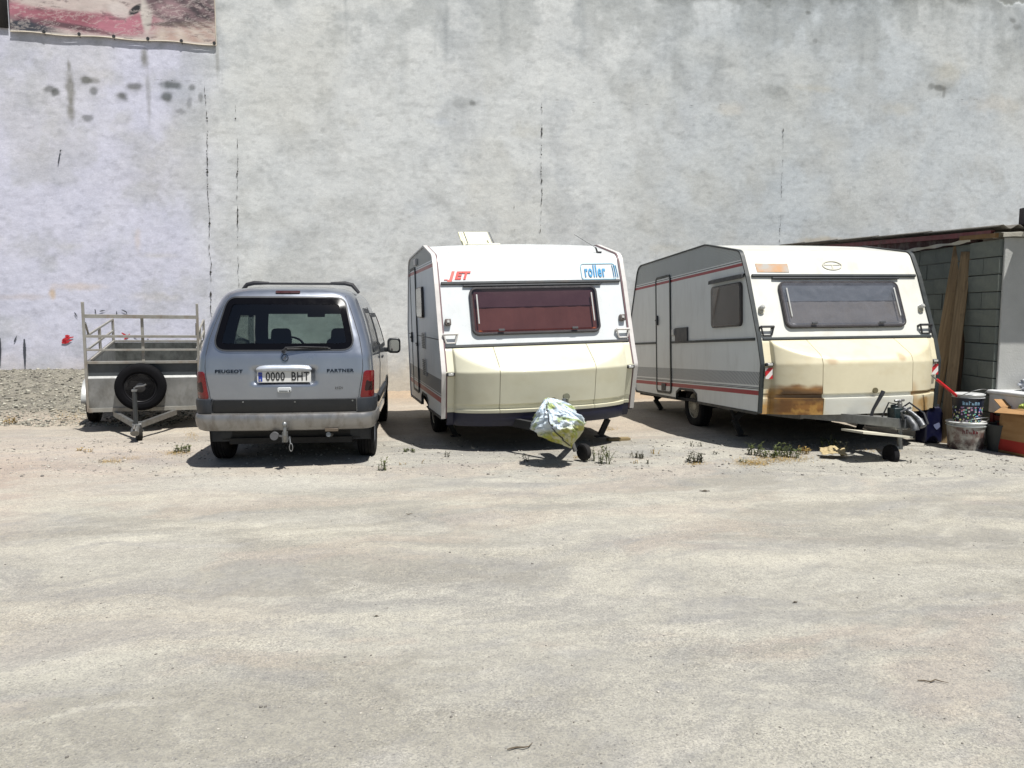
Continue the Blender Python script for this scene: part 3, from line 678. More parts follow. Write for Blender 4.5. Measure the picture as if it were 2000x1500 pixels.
rail_dk = simple('dark green grey rail', col(40, 47, 48), .5, dirt=col(90, 90, 84), dirt_amt=.3)
cream_trim = simple('white trim', col(214, 210, 205), .4); pinkline = simple('plum trim line', col(110, 80, 84), .5)
cur1 = simple('plum curtain', col(186, 146, 142), .9, var=.12, scale=3); cur2 = simple('grey curtain', col(166, 160, 156), .9, var=.1, scale=3)
def paint1(x, z):
    c = np.ones(x.shape + (3,)) * srgb((224, 221, 196)); n = fbm(x * 3 + 9, z * 6, 601, 4)
    c = blend(c, sstep(.5, .75, n) * .3, (210, 202, 168)); c = blend(c, sstep(1.1, 1.2, z) * .25, (230, 226, 200)); return c
def paint2(x, z):
    c = np.ones(x.shape + (3,)) * srgb((226, 217, 186)); n = fbm(x * 6 + 20, z * 9, 611, 5, .6); n2 = fbm(x * 16, z * 22, 621, 4, .6); n3 = fbm(x * 3, z * 26, 631, 4, .6)
    c = blend(c, (np.abs(x) < .535) * 1.0 * sstep(.70, .66, z) * .9, (224, 224, 214))            # newer white lower panel
    lm = (x < -.537) * sstep(-1.05, -.90, x + (n - .5) * .2) * sstep(.81, .73, z + (n - .5) * .12 + np.abs(x + .8) * .06)
    c = blend(c, (x < -.537) * sstep(.66, .54, z + (n - .5) * .12) * .85, (186, 138, 70)); c = blend(c, lm * .95, (160, 108, 42)); c = blend(c, lm * sstep(.44, .6, n3) * .75, (116, 72, 26))
    c = blend(c, lm * sstep(.09, .02, np.abs(z - .67 + (x + .7) * .1)) * sstep(-1.0, -.9, x) * .75, (66, 52, 32))
    c = blend(c, (x < -.537) * sstep(.66, .5, z) * sstep(.46, .6, n2) * .75, (206, 158, 76)); c = blend(c, lm * sstep(.5, .66, n) * .6, (198, 146, 66))
    rm = (x > .54) * 1.0; c = blend(c, rm * sstep(.025, .01, np.abs(z - .665)) * .9, (124, 96, 50)); c = blend(c, rm * sstep(.62, .58, z) * sstep(.55, .5, np.abs(x - .74)) * .5, (190, 156, 98)); c = blend(c, rm * sstep(.63, .6, z) * sstep(.16, .04, np.abs(x - .74 + (n - .5) * .2)) * .75, (160, 118, 56))
    c = blend(c, rm * sstep(.82, .7, z + (n - .5) * .2) * sstep(.66, .56, x) * .5, (180, 140, 90))
    for (cx, cz, rx, rz) in ((-.44, 1.03, .075, .05), (.40, 1.06, .05, .05)):
        d = np.hypot((x - cx) / rx, (z - cz) / rz) + (n - .5) * 1.4; c = blend(c, sstep(1.3, .5, d) * .55, (176, 140, 100))
    c = blend(c, sstep(.55, .75, n) * .2, (204, 186, 142)); return c
red_l = col(170, 40, 52); gry = col(104, 112, 120); grd = col(60, 70, 74)
cfg1 = dict(label='white caravan with red JET lettering and cream front locker, beside the silver van', T=(.322, 8.51, 0), rot=(13.8, -.14, -1.4),
    prof=[(0.002, 0.441), (-0.142, 0.943), (-0.04, 1.208), (0.18, 1.885), (0.304, 2.195), (1.015, 2.358), (2.668, 2.305), (3.05, 1.372), (2.973, 0.39)],
    radii=[0, .05, 0, .2, .16, .12, .28, .3, .08], wheel_y=1.43, arch=.34, body=white, trim=cream_trim, rail=railm, handle=cream_trim,
    side=side_mat('side sheet one', col(232, 238, 240), [(.70, .86, gry, 0), (.675, .69, gry, 0), (.60, .66, red_l, 0), (2.085, 2.125, red_l, 0), (2.14, 2.15, gry, 0), (2.165, 2.40, col(130, 138, 138), 0)]),
    trims=[(.034, .012, .0, .020, cream_trim), (.05, -.036, 0, .014, pinkline)], win=(.735, .115, .66), winx=-.005, pane=glass('brown acrylic', (.44, .36, .35, 1), .03), blind_dark=simple('dark blind', col(150, 130, 146), .9),
    curtain=cur1, bar=simple('copper bar', col(180, 96, 60), .3, .6), lamp='square', lampc=simple('brown lamp', col(96, 86, 80), .4), crease=.965, bulge=.27, lip=(.60, .545), seam=.53, locker_bottom=.505,
    skirt=simple('navy skirt', col(20, 24, 52), .45), locker=locker_mat('cream moulding', .35), locker_paint=paint1, mark_z=.925, ground_local=lambda y: .06, hitch_y=-1.0, hitch_z=.36)
root1, F, F2, L, L2, ys1, pr1, zbot1, H, fbox = caravan(cfg1)
def put(vf, mp, name, mat, parent, flip=False):
    vs, fs = vf; mb = MB(); mb.add([mp(*v) for v in vs], fs); return mb.build(name, mat, parent, smooth=False)
redp = simple('faded red print', col(212, 62, 52), .5); cyan = simple('cyan print', col(22, 146, 200), .45); cyan_l = simple('pale cyan print', col(130, 196, 220), .45)
# lettering on the brow of the first caravan
put(text_mesh('ET', .125, 1.12, .32, .006, .0015, 'LEFT'), lambda x, y, z: F2(-.885 + x, .095 + y, .006 + z), 'lettering', redp, root1)
put(text_mesh('J', .125, 1.12, .32, .009, .0015, 'LEFT'), lambda x, y, z: F2(-.94 + x, .095 + y, .006 + z), 'lettering', simple('worn red print', col(222, 96, 84), .5), root1)
mb = fbox(MB(), -1.0, -.96, .045, .055, .004, .007, F2); mb.build('print_remnant', redp, root1)
put(text_mesh('roller', .215, .45, 0, .005, .0015, 'LEFT', 1.14), lambda x, y, z: F2(.625 + x, .128 + y * .95, .006 + z), 'lettering', cyan, root1)
o_ = rect(.795, .128, .42, .20, .035); o_ = [(p[0], p[1]) for p in o_]
mb = MB(); mb.ring(o_, inset(o_, .006), lambda p, q: F2(p, q, .004), lambda p, q: F2(p, q, .007)); mb.build('badge_outline', cyan_l, root1, smooth=False)
for i in range(3):
    mb = MB(); mb.tube([F2(.965 + i * .022 + .004, .205, .007), F2(.975 + i * .022, .15, .007), F2(.978 + i * .024, .05, .007)], .0035, 5); mb.build('badge_stripe', cyan, root1)
# small antenna bracket at the roof corner
mb = MB(); q = Vector((.86, .42, 2.235)); mb.tube([q, q + Vector((-.03, -.03, .05)), q + Vector((-.05, -.06, .055))], [.012, .01, .006], 8); mb.box(q + Vector((.01, -.02, 0)), (.05, .05, .02)); mb.tube([q + Vector((-.05, -.06, .055)), q + Vector((-.25, .1, .22))], .0025, 5); mb.build('antenna_bracket', M['black_metal'], root1)
# roof hatch standing open
hx, hy, hz = -.30, 1.55, 2.37
mb = MB(); mb.bb(hx - .21, hx + .21, hy - .21, hy + .21, hz - .03, hz + .06); hb = mb.build('roof_hatch', simple('hatch plastic', col(226, 222, 200), .5), root1, bevel=.01)
mb = MB(); mb.box((0, 0, .20), (.40, .03, .40)); mb.box((0, -.016, .20), (.33, .012, .33)); lid = mb.build('hatch_lid', simple('yellowed hatch lid', col(238, 234, 196), .5, coat=.2), hb, bevel=.014); lid.location = (hx, hy + .19, hz + .05); lid.rotation_euler = (rad(-58), 0, 0)
for s in (-1, 1): mb = MB(); mb.tube([(hx + s * .17, hy - .05, hz + .05), (hx + s * .17, hy + .26, hz + .24)], .008, 6); mb.build('hatch_strut', M['steel'], hb)
# side fittings of the first caravan (left face)
def sbox(mb_, y0, y1, z0, z1, d0, d1, s=-1): return mb_.bb(s * (H + d0), s * (H + d1), y0, y1, z0, z1)
def side_window(root, y0, y1, z0, z1, pane, hood=False, s=-1, cur=None):
    out = rect((y0 + y1) / 2, (z0 + z1) / 2, y1 - y0, z1 - z0, .06, 5); mb = MB(); mb.ring(out, inset(out, .028), lambda a, b: (s * (H + .001), a, b), lambda a, b: (s * (H + .03), a, b)); f = mb.build('window_frame', M['winframe'], root, bevel=.004)
    mb = MB(); inn = inset(out, .014); mb.prism(inn, lambda a, b: (s * (H + .024), a, b), lambda a, b: (s * (H + .034), a, b)); mb.build('pane', pane, f, bevel=.004)
    mb = MB(); mb.prism(inset(out, .03), lambda a, b: (s * (H + .003), a, b), lambda a, b: (s * (H + .008), a, b)); mb.build('curtain', cur, f, smooth=False)
    if hood:
        mb = MB(); mb.prism([(z1 + .05, 0), (z1 + .09, 0), (z1 + .075, .045), (z1 + .03, .05)], lambda a, b: (s * (H + b), y0 - .05, a), lambda a, b: (s * (H + b), y1 + .03, a)); mb.build('window_hood', M['dark'], root, bevel=.004)
    return f
def door(root, y0, y1, z0, z1, mat, seal, s=-1, hz=1.55):
    out = rect((y0 + y1) / 2, (z0 + z1) / 2, y1 - y0, z1 - z0, .07, 5); mb = MB(); mb.ring(out, inset(out, .032), lambda a, b: (s * (H + .002), a, b), lambda a, b: (s * (H + .016), a, b)); d = mb.build('door', seal, root, bevel=.003)
    mb = MB(); mb.prism(inset(out, .035), lambda a, b: (s * (H + .002), a, b), lambda a, b: (s * (H + .01), a, b)); mb.build('door_panel', mat, d, smooth=False)
    mb = MB(); sbox(mb, y1 - .10, y1 - .05, hz - .07, hz + .07, .012, .035, s); sbox(mb, y1 - .13, y1 - .06, hz - .012, hz + .012, .03, .05, s); mb.build('handle', M['dark'], d, bevel=.006)
    return d
d1 = door(root1, 1.93, 2.52, .52, 2.18, cfg1['side'], simple('door seal one', col(80, 84, 84), .6), hz=1.25)
mb = MB(); sbox(mb, 1.86, 2.0, 1.17, 1.19, .016, .03); sbox(mb, 1.88, 1.96, 1.15, 1.165, .016, .026); mb.build('door_catch', M['dark'], d1)
side_window(root1, 1.18, 1.72, 1.52, 1.90, glass('clear acrylic', (.6, .58, .56, 1), .05), cur=simple('pale curtain', col(150, 130, 128), .9))
for (z0, z1) in ((1.14, 1.34), (.80, 1.02)):
    mb = MB(); sbox(mb, 1.16, 1.44, z0, z1, .001, .010); v = mb.build('vent_grille', cream_trim, root1, bevel=.003)
    for k_ in range(9):
        z = z0 + (z1 - z0) * (k_ + .8) / 9.8; mb = MB(); sbox(mb, 1.18, 1.42, z - .006, z + .004, .010, .018); mb.build('louvre', simple('louvre shade', col(120, 124, 122), .5) if k_ == 0 else bpy.data.materials['louvre shade'], v, smooth=False)
mb = MB(); sbox(mb, 1.72, 1.9, 2.19, 2.27, .001, .03); mb.build('awning_light', cream_trim, root1, bevel=.006)
mb = MB(); sbox(mb, .0, 2.98, 1.285, 1.293, .0005, .004); mb.build('panel_joint', railm, root1, smooth=False)
for s in (1,): side_window(root1, .6, 1.7, 1.35, 1.85, cfg1['pane'], s=1, cur=cur1)
# ---- second caravan
cfg2 = dict(label='yellowed caravan with dark edge trim and brown stained front locker, beside the shed', T=(3.773, 8.497, 0), rot=(11.23, -3.02, -.48),
    prof=[(0.0, 0.472), (-0.062, 1.001), (0.003, 1.273), (0.251, 1.978), (0.387, 2.271), (1.272, 2.46), (3.607, 2.454), (3.951, 1.667), (3.781, 0.536)],
    radii=[0, .06, 0, .2, .14, .15, .22, .35, .12], wheel_y=1.88, arch=.34, body=cream, trim=rail_dk, rail=rail_dk, handle=M['black_metal'], crown=.012,
    side=side_mat('side sheet two', col(240, 244, 241), [(.775, .92, gry, .8), (.745, .755, gry, 0), (.73, .74, grd, 0), (.665, .715, red_l, 0), (2.105, 2.14, red_l, 0), (2.155, 2.165, grd, 0), (2.18, 2.8, col(112, 122, 122), 1.0)]),
    trims=[(.035, .012, .0, .018, rail_dk)], win=(.75, .12, .675), winx=.004, pane=glass('grey acrylic', (.60, .60, .60, 1), .07, .24, col(146, 148, 156)), blind_dark=simple('slate blind', col(128, 138, 150), .9), curtain=cur2,
    bar=simple('grey bar', col(150, 148, 150), .4, .4), lamp='round', lampc=cream_trim, crease=1.055, bulge=.30, lip=(.685, .64), seam=.54, locker_bottom=.46,
    locker=locker_mat('yellowed moulding', .42), locker_paint=paint2, mark_z=1.0, ground_local=lambda y: .06 + y * .0527 - .02, hitch_y=-1.0, hitch_z=.40)
root2, G_, G2_, gL, gL2, ys2, pr2, zbot2, H, fbox = caravan(cfg2)
door(root2, 2.36, 2.90, .56, 2.22, cfg2['side'], rail_dk, hz=1.60)
mb = MB(); sbox(mb, 2.55, 2.70, .60, .70, .012, .02); mb.build('door_vent', M['dark'], root2, bevel=.006)
side_window(root2, .33, 1.08, 1.43, 1.93, glass('brown side acrylic', (.55, .46, .40, 1), .04), hood=True, cur=simple('brown curtain', col(84, 74, 66), .9))
mb = MB(); sbox(mb, 1.80, 2.2, 1.285, 1.47, .001, .022); mb.build('gas_hatch', M['dark'], root2, bevel=.006)
mb = MB(); sbox(mb, 2.24, 2.32, 1.37, 1.46, .001, .02); mb.build('key_plate', M['clear_lens'], root2, bevel=.006)
for (a, b) in ((.06, 2.345), (2.915, 3.84)): mb = MB(); sbox(mb, a, b, 1.262, 1.292, .001, .014); mb.build('belt_strip', rail_dk, root2, smooth=False)
# oval emblem, old sticker, reflective corner plates
em = [(.0 + .125 * math.cos(t), .145 + .062 * math.sin(t)) for t in np.linspace(0, 2 * math.pi, 33)[:-1]]
emm = simple('embossed emblem', col(206, 203, 186), .4)
mb = MB(); mb.ring(em, inset(em, .012), lambda p, q: G2_(p, q, .0), lambda p, q: G2_(p, q, .009)); mb.prism([(-.10, .148), (.10, .148), (.10, .158), (-.10, .158)], lambda p, q: G2_(p, q, 0), lambda p, q: G2_(p, q, .007))
mb.prism([(-.012, .095), (.012, .095), (.006, .148), (-.006, .148)], lambda p, q: G2_(p, q, 0), lambda p, q: G2_(p, q, .007)); mb.build('emblem', emm, root2, smooth=False)
k = Nodes('faded sticker'); k.set(Base_Color=k.mix(k.ramp(k.noise(9, 5), .35, .65), col(176, 172, 164), col(196, 152, 110)), Roughness=.7)
mb = fbox(MB(), -.955, -.56, .055, .165, .002, .004, G2_); mb.build('old_sticker', k.m, root2, smooth=False)
k = Nodes('reflective chevron'); co = k.n('ShaderNodeTexCoord'); sp = k.n('ShaderNodeSeparateXYZ'); k.l(co.outputs['Object'], sp.inputs[0])
m_ = k.math('GREATER_THAN', k.math('SINE', k.math('MULTIPLY', k.math('SUBTRACT', sp.outputs[2], sp.outputs[0]), 52), 0), .0); k.set(Base_Color=k.mix(m_, col(222, 218, 214), col(190, 28, 38)), Roughness=.35)
for s in (-1, 1): mb = MB(); mb.box((s * 1.022, -.088, .905), (.085, .006, .12)); mb.build('reflective_plate', k.m, root2, smooth=False)
# roof pieces
mb = MB(); mb.bb(-.55, -.35, 1.9, 2.1, 2.44, 2.50); mb.tube([(-.45, 2.0, 2.48), (-.45, 2.0, 2.55), (-.38, 2.0, 2.555)], .012, 8); mb.build('roof_vent', M['black_metal'], root2, bevel=.005)
# hitch gear of the second caravan
st = M['steel']; bk = M['black_metal']
teal = simple('teal black clamp', col(22, 40, 42), .4)
HS = .16
mb = MB(); mb.M = Matrix.Translation((0, HS, 0)); mb.bb(-.07, .07, -1.02, -.55, .33, .44); mb.bb(-.16, .02, -.62, -.40, .40, .44); mb.build('drawbar_head', st, root2, bevel=.008)
hz2 = .44
mb = MB(); mb.M = Matrix.Translation((0, HS, 0)); mb.tube([(.03, -.98, .47), (.05, -1.06, .44), (.065, -1.11, .38), (.07, -1.12, .33)], [.03, .034, .036, .042], 12); mb.tube([(.03, -1.0, .55), (.08, -1.06, .50), (.13, -1.12, .43)], [.018, .02, .02], 10); mb.tube([(.13, -1.10, .43), (.135, -1.15, .37)], .036, 12)
mb.tube([(.03, -1.02, .40), (-.04, -1.06, .52), (.04, -1.10, .56)], .012, 8); mb.box((.05, -1.0, .40), (.10, .12, .10)); mb.build('coupling', simple('worn coupling steel', col(112, 114, 116), .5, .6, var=.35, scale=22, dirt=col(50, 46, 40), dirt_amt=.7, dscale=14), root2)
mb = MB(); mb.M = Matrix.Translation((0, HS, 0)); mb.tube([(.0, -.92, .42), (.0, -.92, .58)], .045, 12); mb.box((0, -.93, .47), (.12, .12, .16)); mb.build('jockey_clamp', teal, root2, bevel=.01)
mb = MB(); jx, jy = .02, -.80
mb.tube([(jx, jy, .60), (jx, jy, .13)], .025, 12); mb.tube([(jx - .06, jy, .62), (jx + .05, jy, .625)], .014, 8); mb.tube([(jx, jy, .60), (jx, jy, .63)], .02, 8); mb.box((jx - .05, jy, .14), (.16, .03, .035)); mb.box((jx - .045, jy + .0, .09), (.02, .05, .12)); jk = mb.build('jockey_leg', st, root2, bevel=.004)
mb = MB(); mb.lathe([(-.03, .03), (-.035, .075), (-.028, .098), (0, .104), (.028, .098), (.035, .075), (.03, .03)], 24, 'x', (jx - .10, jy, .075)); mb.build('jockey_wheel', M['tyre'], root2)
mb = MB(); mb.M = Matrix.Translation((-.02, HS, -.03)); mb.tube([(-.13, -.72, .43), (-.10, -.74, .55), (-.02, -.76, .70)], [.016, .016, .02], 8); mb.tube([(-.025, -.76, .69), (.0, -.762, .74)], .022, 8); mb.build('brake_lever', bk, root2)
cab = MB(); cab.M = Matrix.Translation((0, HS, 0))
cab.tube([(-.10, -.85, .45), (-.06, -.90, .60), (.02, -.94, .58), (.0, -.98, .46)], .008, 6); cab.tube([(.02, -.9, .5), (.10, -1.0, .60), (.17, -1.12, .50), (.15, -1.2, .40)], .010, 6); cab.build('brake_cable', bk, root2)
mb = MB(); mb.bb(-.54, .02, -.95, -.60, .255, .275); o = mb.build('step_board', simple('pale board', col(214, 208, 188), .7), root2, smooth=False); o.rotation_euler = (0, rad(7), 0)
# hitch gear of the first caravan (mostly under the bag)
mb = MB(); mb.bb(-.06, .06, -1.12, -.5, .32, .40); mb.build('drawbar_head', bk, root1, bevel=.008)
jx, jy = .10, -.93
mb = MB(); mb.tube([(jx - .11, jy, .70), (jx - .03, jy, .25), (jx, jy, .16)], .022, 10); mb.build('jockey_leg', st, root1)
mb = MB(); mb.tube([(.02, jy - .0, .715), (.02, jy + .03, .715)], .034, 14); mb.tube([(.02, jy - .015, .70), (.03, jy, .6)], .014, 8); mb.build('jockey_crank', simple('olive knob', col(120, 120, 100), .5), root1)
mb = MB(); mb.lathe([(-.03, .025), (-.034, .06), (-.026, .082), (0, .088), (.026, .082), (.034, .06), (.03, .025)], 24, 'x', (0, 0, 0)); o = mb.build('jockey_wheel', M['tyre'], root1); o.location = (jx + .09, jy, .145); o.rotation_euler = (0, 0, rad(24))
# plastic bag over that coupling
def plastic_bag():
    p = at(1093, 826, 7.72); n, m = 96, 130; Th, Ph = np.meshgrid(np.linspace(0, 2 * np.pi, m), np.linspace(0, np.pi, n))
    cz = np.cos(Ph); r = np.sin(Ph) ** .7
    shape = np.interp(-cz, [-1, -.6, -.1, .3, .7, 1], [.5, .78, 1.0, .98, .62, .12]); r = r * shape
    a = Th / (2 * np.pi)
    f = fbm(np.cos(Th) * 2.2 + 5, cz * 3 + np.sin(Th) * 1.6, 701, 4, .55); rid = 1 - np.abs(fbm(np.cos(Th) * 3 + 9, np.sin(Th) * 3 + cz * 3.6, 711, 3) * 2 - 1)
    rid2 = 1 - np.abs(fbm(np.cos(Th) * 6 + 3, np.sin(Th) * 6 + cz * 9, 721, 3) * 2 - 1)
    k_ = .72 + .36 * f + .24 * rid ** 4 + .07 * rid2 ** 3; k_[:, -1] = k_[:, 0]
    lean = (-cz) * .06
    X = r * np.cos(Th) * .225 * k_ + lean; Y = r * np.sin(Th) * .19 * k_; Z = cz * .275 * (.85 + .22 * f)
    # pinched waist on the left where the string goes round
    X = X - .05 * np.exp(-((Z - .02) / .07) ** 2) * (np.cos(Th) < -.5)
    c = np.ones(X.shape + (3,)) * 1.25 * srgb((216, 228, 236)); g = fbm(np.cos(Th) * 3, cz * 4 + np.sin(Th) * 2, 731, 4)
    low = sstep(-.02, -.09, Z + (g - .5) * .12); c = blend(c, low * .95, (196, 194, 52)); c = blend(c, low * sstep(.5, .6, fbm(np.cos(Th) * 5, cz * 7, 741, 3)) * .7, (226, 224, 196))
    c = blend(c, sstep(.60, .68, g) * .85, (184, 200, 70)); c = blend(c, sstep(.52, .58, fbm(np.cos(Th) * 8, cz * 10, 751, 3)) * sstep(-.1, .1, Z) * .35, (110, 150, 190))
    k2 = Nodes('crumpled polythene'); at_ = k2.n('ShaderNodeAttribute'); at_.attribute_name = 'paint'; k2.set(Base_Color=at_.outputs['Color'], Roughness=.28, Coat_Weight=.4); k2.bump(k2.noise(16, 7, .72, dist=1.6), .8, .035)
    o = np_grid('plastic_bag', X, Y, Z, k2.m, c); o.location = p; o.rotation_euler = (0, rad(-14), rad(-20)); tag(o, 'crumpled white and yellow plastic bag tied over the coupling of the white caravan', 'bag')
    e = MB(); pts = [(.012 * math.sin(t * 3), 0, 0) for t in range(3)]
    pts = [(X[i, 95] * 1.03, Y[i, 95] * 1.03, Z[i, 95]) for i in range(18, 88, 2)]; e.tube(pts, .006, 6); e.build('string', M['dark'], o)
plastic_bag()
# ================================================================== SILVER VAN
def van():
    root = thing('parked_van', 'silver van seen from behind with dark tinted rear window', 'van', (-2.262, 7.60, 0), rad(6.6))
    # silver paint: metallic flakes, dust, wear
    k = Nodes('silver metallic paint'); geo = k.n('ShaderNodeNewGeometry')
    base = k.mix(k.ramp(k.noise(2.5, 5), .3, .7), col(158, 164, 175), col(172, 178, 187)); dust = k.noise(3, 8, .7, stretch=(1, 1, 1.4))
    co = k.n('ShaderNodeTexCoord'); sp = k.n('ShaderNodeSeparateXYZ'); k.l(co.outputs['Object'], sp.inputs[0])
    low = k.ramp(sp.outputs[2], .95, .4, 0, .4); base2 = k.mix(k.math('MULTIPLY', k.ramp(dust, .35, .7), low), base, col(150, 138, 118))
    k.set(Base_Color=base2, Metallic=.82, Roughness=k.ramp(dust, .3, .7, .26, .40), Coat_Weight=.8, Coat_Roughness=.06)
    d = k.n('ShaderNodeBsdfDiffuse'); d.inputs[0].default_value = (.025, .025, .028, 1); mx = k.n('ShaderNodeMixShader')
    k.l(geo.outputs['Backfacing'], mx.inputs[0]); k.l(k.b.outputs[0], mx.inputs[1]); k.l(d.outputs[0], mx.inputs[2]); k.l(mx.outputs[0], k.out.inputs[0]); paint = k.m
    Zk = [.30, .45, .70, .95, 1.12, 1.30, 1.45, 1.60, 1.70, 1.76, 1.80, 1.822, 1.832]
    HW = [.80, .835, .855, .862, .850, .815, .775, .725, .685, .640, .555, .40, .12]
    YR = [.03, .01, .0, .0, .018, .07, .125, .19, .245, .29, .37, .56, .9]
    YF = [4.0, 4.07, 4.1, 3.8, 3.12, 2.93, 2.76, 2.57, 2.42, 2.30, 2.12, 1.85, 1.5]
    RR = [.12, .12, .13, .14, .15, .17, .19, .21, .22, .23, .25, .25, .1]
    f = lambda z, T: float(np.interp(z, Zk, T))
    # smooth tables
    zz = np.linspace(.3, 1.832, 400)
    def sm(T):
        v = np.interp(zz, Zk, T); kx = np.hanning(25); kx /= kx.sum(); p = np.concatenate([np.full(12, v[0]), v, np.full(12, v[-1])]); w = np.convolve(p, kx, 'valid'); bl = sstep(1.79, 1.74, zz); return w * bl + v * (1 - bl)
    SHW, SYR, SYF, SRR = sm(HW), sm(YR), sm(YF), sm(RR); I = lambda z, T: float(np.interp(z, zz, T))
    def recess(x, z):
        a = sstep(.33, .27, abs(x)) * sstep(.83, .87, z) * sstep(1.02, .985, z); return .035 * float(a)
    def S(a, z, off=0.0):
        """surface point at arc distance a from the rear centre line (sign = side) and height z"""
        s = 1 if a >= 0 else -1; a_ = abs(a); hw = I(z, SHW); rr = I(z, SRR); xc = hw - rr; yr = I(z, SYR); bow = .045
        if a_ <= xc: x = a_; y = yr + bow * (x / hw) ** 2 + recess(a_, z); nx, ny = bow * 2 * x / hw ** 2, -1
        else:
            th = min((a_ - xc) / rr, math.pi / 2); y0 = yr + bow * (xc / hw) ** 2; x = xc + rr * math.sin(th); y = y0 + rr * (1 - math.cos(th)); nx, ny = math.sin(th), -math.cos(th)
            rest = a_ - xc - rr * math.pi / 2
            if rest > 0: y += rest
        l = math.hypot(nx, ny); tilt = (I(min(z + .02, 1.83), SYR) - I(max(z - .02, .3), SYR)) / .04 * max(0, -ny / l)
        n = Vector((nx / l, ny / l, tilt * .9)).normalized()
        return Vector((s * (x + n.x * off), y + n.y * off, z + n.z * off))
    zs = list(np.linspace(.30, 1.70, 86)) + list(np.linspace(1.715, 1.80, 10)) + [1.808, 1.815, 1.822, 1.828, 1.832]
    rings = []; meta = []
    n1, n2, n3, n4, n5 = 30, 9, 74, 8, 10
    for z in zs:
        hw = I(z, SHW); rr = I(z, SRR); yf = I(z, SYF); xc = hw - rr; half = [S(xc * i / n1, z) for i in range(n1)] + [S(xc + rr * math.pi / 2 * i / n2, z) for i in range(n2)]
        y0 = S(xc + rr * math.pi / 2, z).y; fr = min(.30, hw * .4); y1 = yf - .10 - fr
        half += [Vector((hw, y0 + (y1 - y0) * i / n3, z)) for i in range(n3)]
        half += [Vector((hw - fr + fr * math.cos(math.pi / 2 * i / n4), y1 + fr * math.sin(math.pi / 2 * i / n4), z)) for i in range(n4)]
        half += [Vector(((hw - fr) * (1 - i / n5), y1 + fr + .10 * (1 - (1 - i / n5) ** 2), z)) for i in range(n5 + 1)]
        ring = half + [Vector((-p.x, p.y, p.z)) for p in reversed(half[1:-1])]; rings.append(ring)
    m = len(rings[0]); AX = [(.68, .305), (3.37, .305)]
    glassF = []; bodyF = []; vs = [tuple(p) for r in rings for p in r]
    sideW = [[(.50, 1.16), (1.42, 1.16), (1.42, 1.57), (.72, 1.57)], [(1.56, 1.14), (2.82, 1.14), (2.45, 1.52), (1.56, 1.52)]]
    def inpoly(x, y, P):
        c_ = False
        for i in range(len(P)):
            (x0, y0), (x1, y1) = P[i - 1], P[i]
            if (y0 > y) != (y1 > y) and x < (x1 - x0) * (y - y0) / (y1 - y0) + x0: c_ = not c_
        return c_
    rw = rpoly([(-.69, 1.18), (.69, 1.18), (.575, 1.70), (-.575, 1.70)], .11, 6); rwi = inset(rw, .045)
    for i in range(len(rings) - 1):
        for j in range(m):
            j2 = (j + 1) % m; q = (i * m + j, i * m + j2, (i + 1) * m + j2, (i + 1) * m + j); c_ = (rings[i][j] + rings[i][j2] + rings[i + 1][j] + rings[i + 1][j2]) / 4
            if c_.y < .45 and abs(c_.x) < .72 and inpoly(c_.x, c_.z, rwi): continue
            if 1.13 < c_.z < 1.535 and c_.y > 2.3 and abs(c_.x) < I(c_.z, SHW) - .12 and abs(j - m / 2) < n5 + n4 - 3: glassF.append(q); continue
            if abs(c_.x) > I(c_.z, SHW) - .01 and inpoly(c_.y, c_.z, sideW[1]): continue
            if any((c_.y - ay) ** 2 + (c_.z - az) ** 2 < .36 ** 2 for ay, az in AX) and abs(c_.x) > .7 and c_.z < .66: continue
            if c_.z < .40 and c_.y < .5: continue
            bodyF.append(q)
    mb = MB(); mb.v = list(vs); mb.f = bodyF + [tuple(range((len(rings) - 1) * m, len(rings) * m))]; mb.build('body', paint, root, angle=50)
    used = sorted(set(i for q in glassF for i in q)); mp = {v: i for i, v in enumerate(used)}; mb = MB(); mb.v = [vs[i] for i in used]; mb.f = [tuple(mp[i] for i in q) for q in glassF]
    wsg = glass('windscreen glass', (.72, .82, .76, 1), .02); mb.build('windscreen', wsg, root, angle=50)
    def patch(outline, off, name, mat, parent, depth=.012, K=7, bevel=0, dome=0.0):
        cx = sum(p[0] for p in outline) / len(outline); cy = sum(p[1] for p in outline) / len(outline); n = len(outline); v_ = []; f_ = []
        v_ += [S(p[0], p[1], off - depth) for p in outline]
        for i in range(K): t = 1 - i / K; v_ += [S(cx + (p[0] - cx) * t, cy + (p[1] - cy) * t, off + dome * (1 - t * t)) for p in outline]
        v_.append(S(cx, cy, off + dome)); f_ += [(i * n + j, i * n + (j + 1) % n, (i + 1) * n + (j + 1) % n, (i + 1) * n + j) for i in range(K) for j in range(n)]; f_ += [(K * n + j, K * n + (j + 1) % n, (K + 1) * n) for j in range(n)]
        mb_ = MB(); mb_.add(v_, f_); return mb_.build(name, mat, parent, angle=38)
    def ringp(outer, inner, off, name, mat, parent, depth=.006):
        n = len(outer); v_ = [S(*p, off) for p in outer] + [S(*p, off) for p in inner] + [S(*p, off - depth) for p in outer] + [S(*p, off - depth) for p in inner]; f_ = []
        for i in range(n): j = (i + 1) % n; f_ += [(i, j, n + j, n + i), (2 * n + i, 2 * n + j, j, i), (n + i, n + j, 3 * n + j, 3 * n + i)]
        mb_ = MB(); mb_.add(v_, f_); return mb_.build(name, mat, parent, angle=40)
    # dense outline for smooth wrap
    def dense(P, d=.03):
        out = []
        for i in range(len(P)):
            a = Vector(P[i]); b = Vector(P[(i + 1) % len(P)]); k_ = max(1, int((b - a).length / d)); out += [tuple(a.lerp(b, j / k_)) for j in range(k_)]
        return out
    rwd = dense(rw); tint = glass('tinted rear glass', (.30, .35, .34, 1), .02)
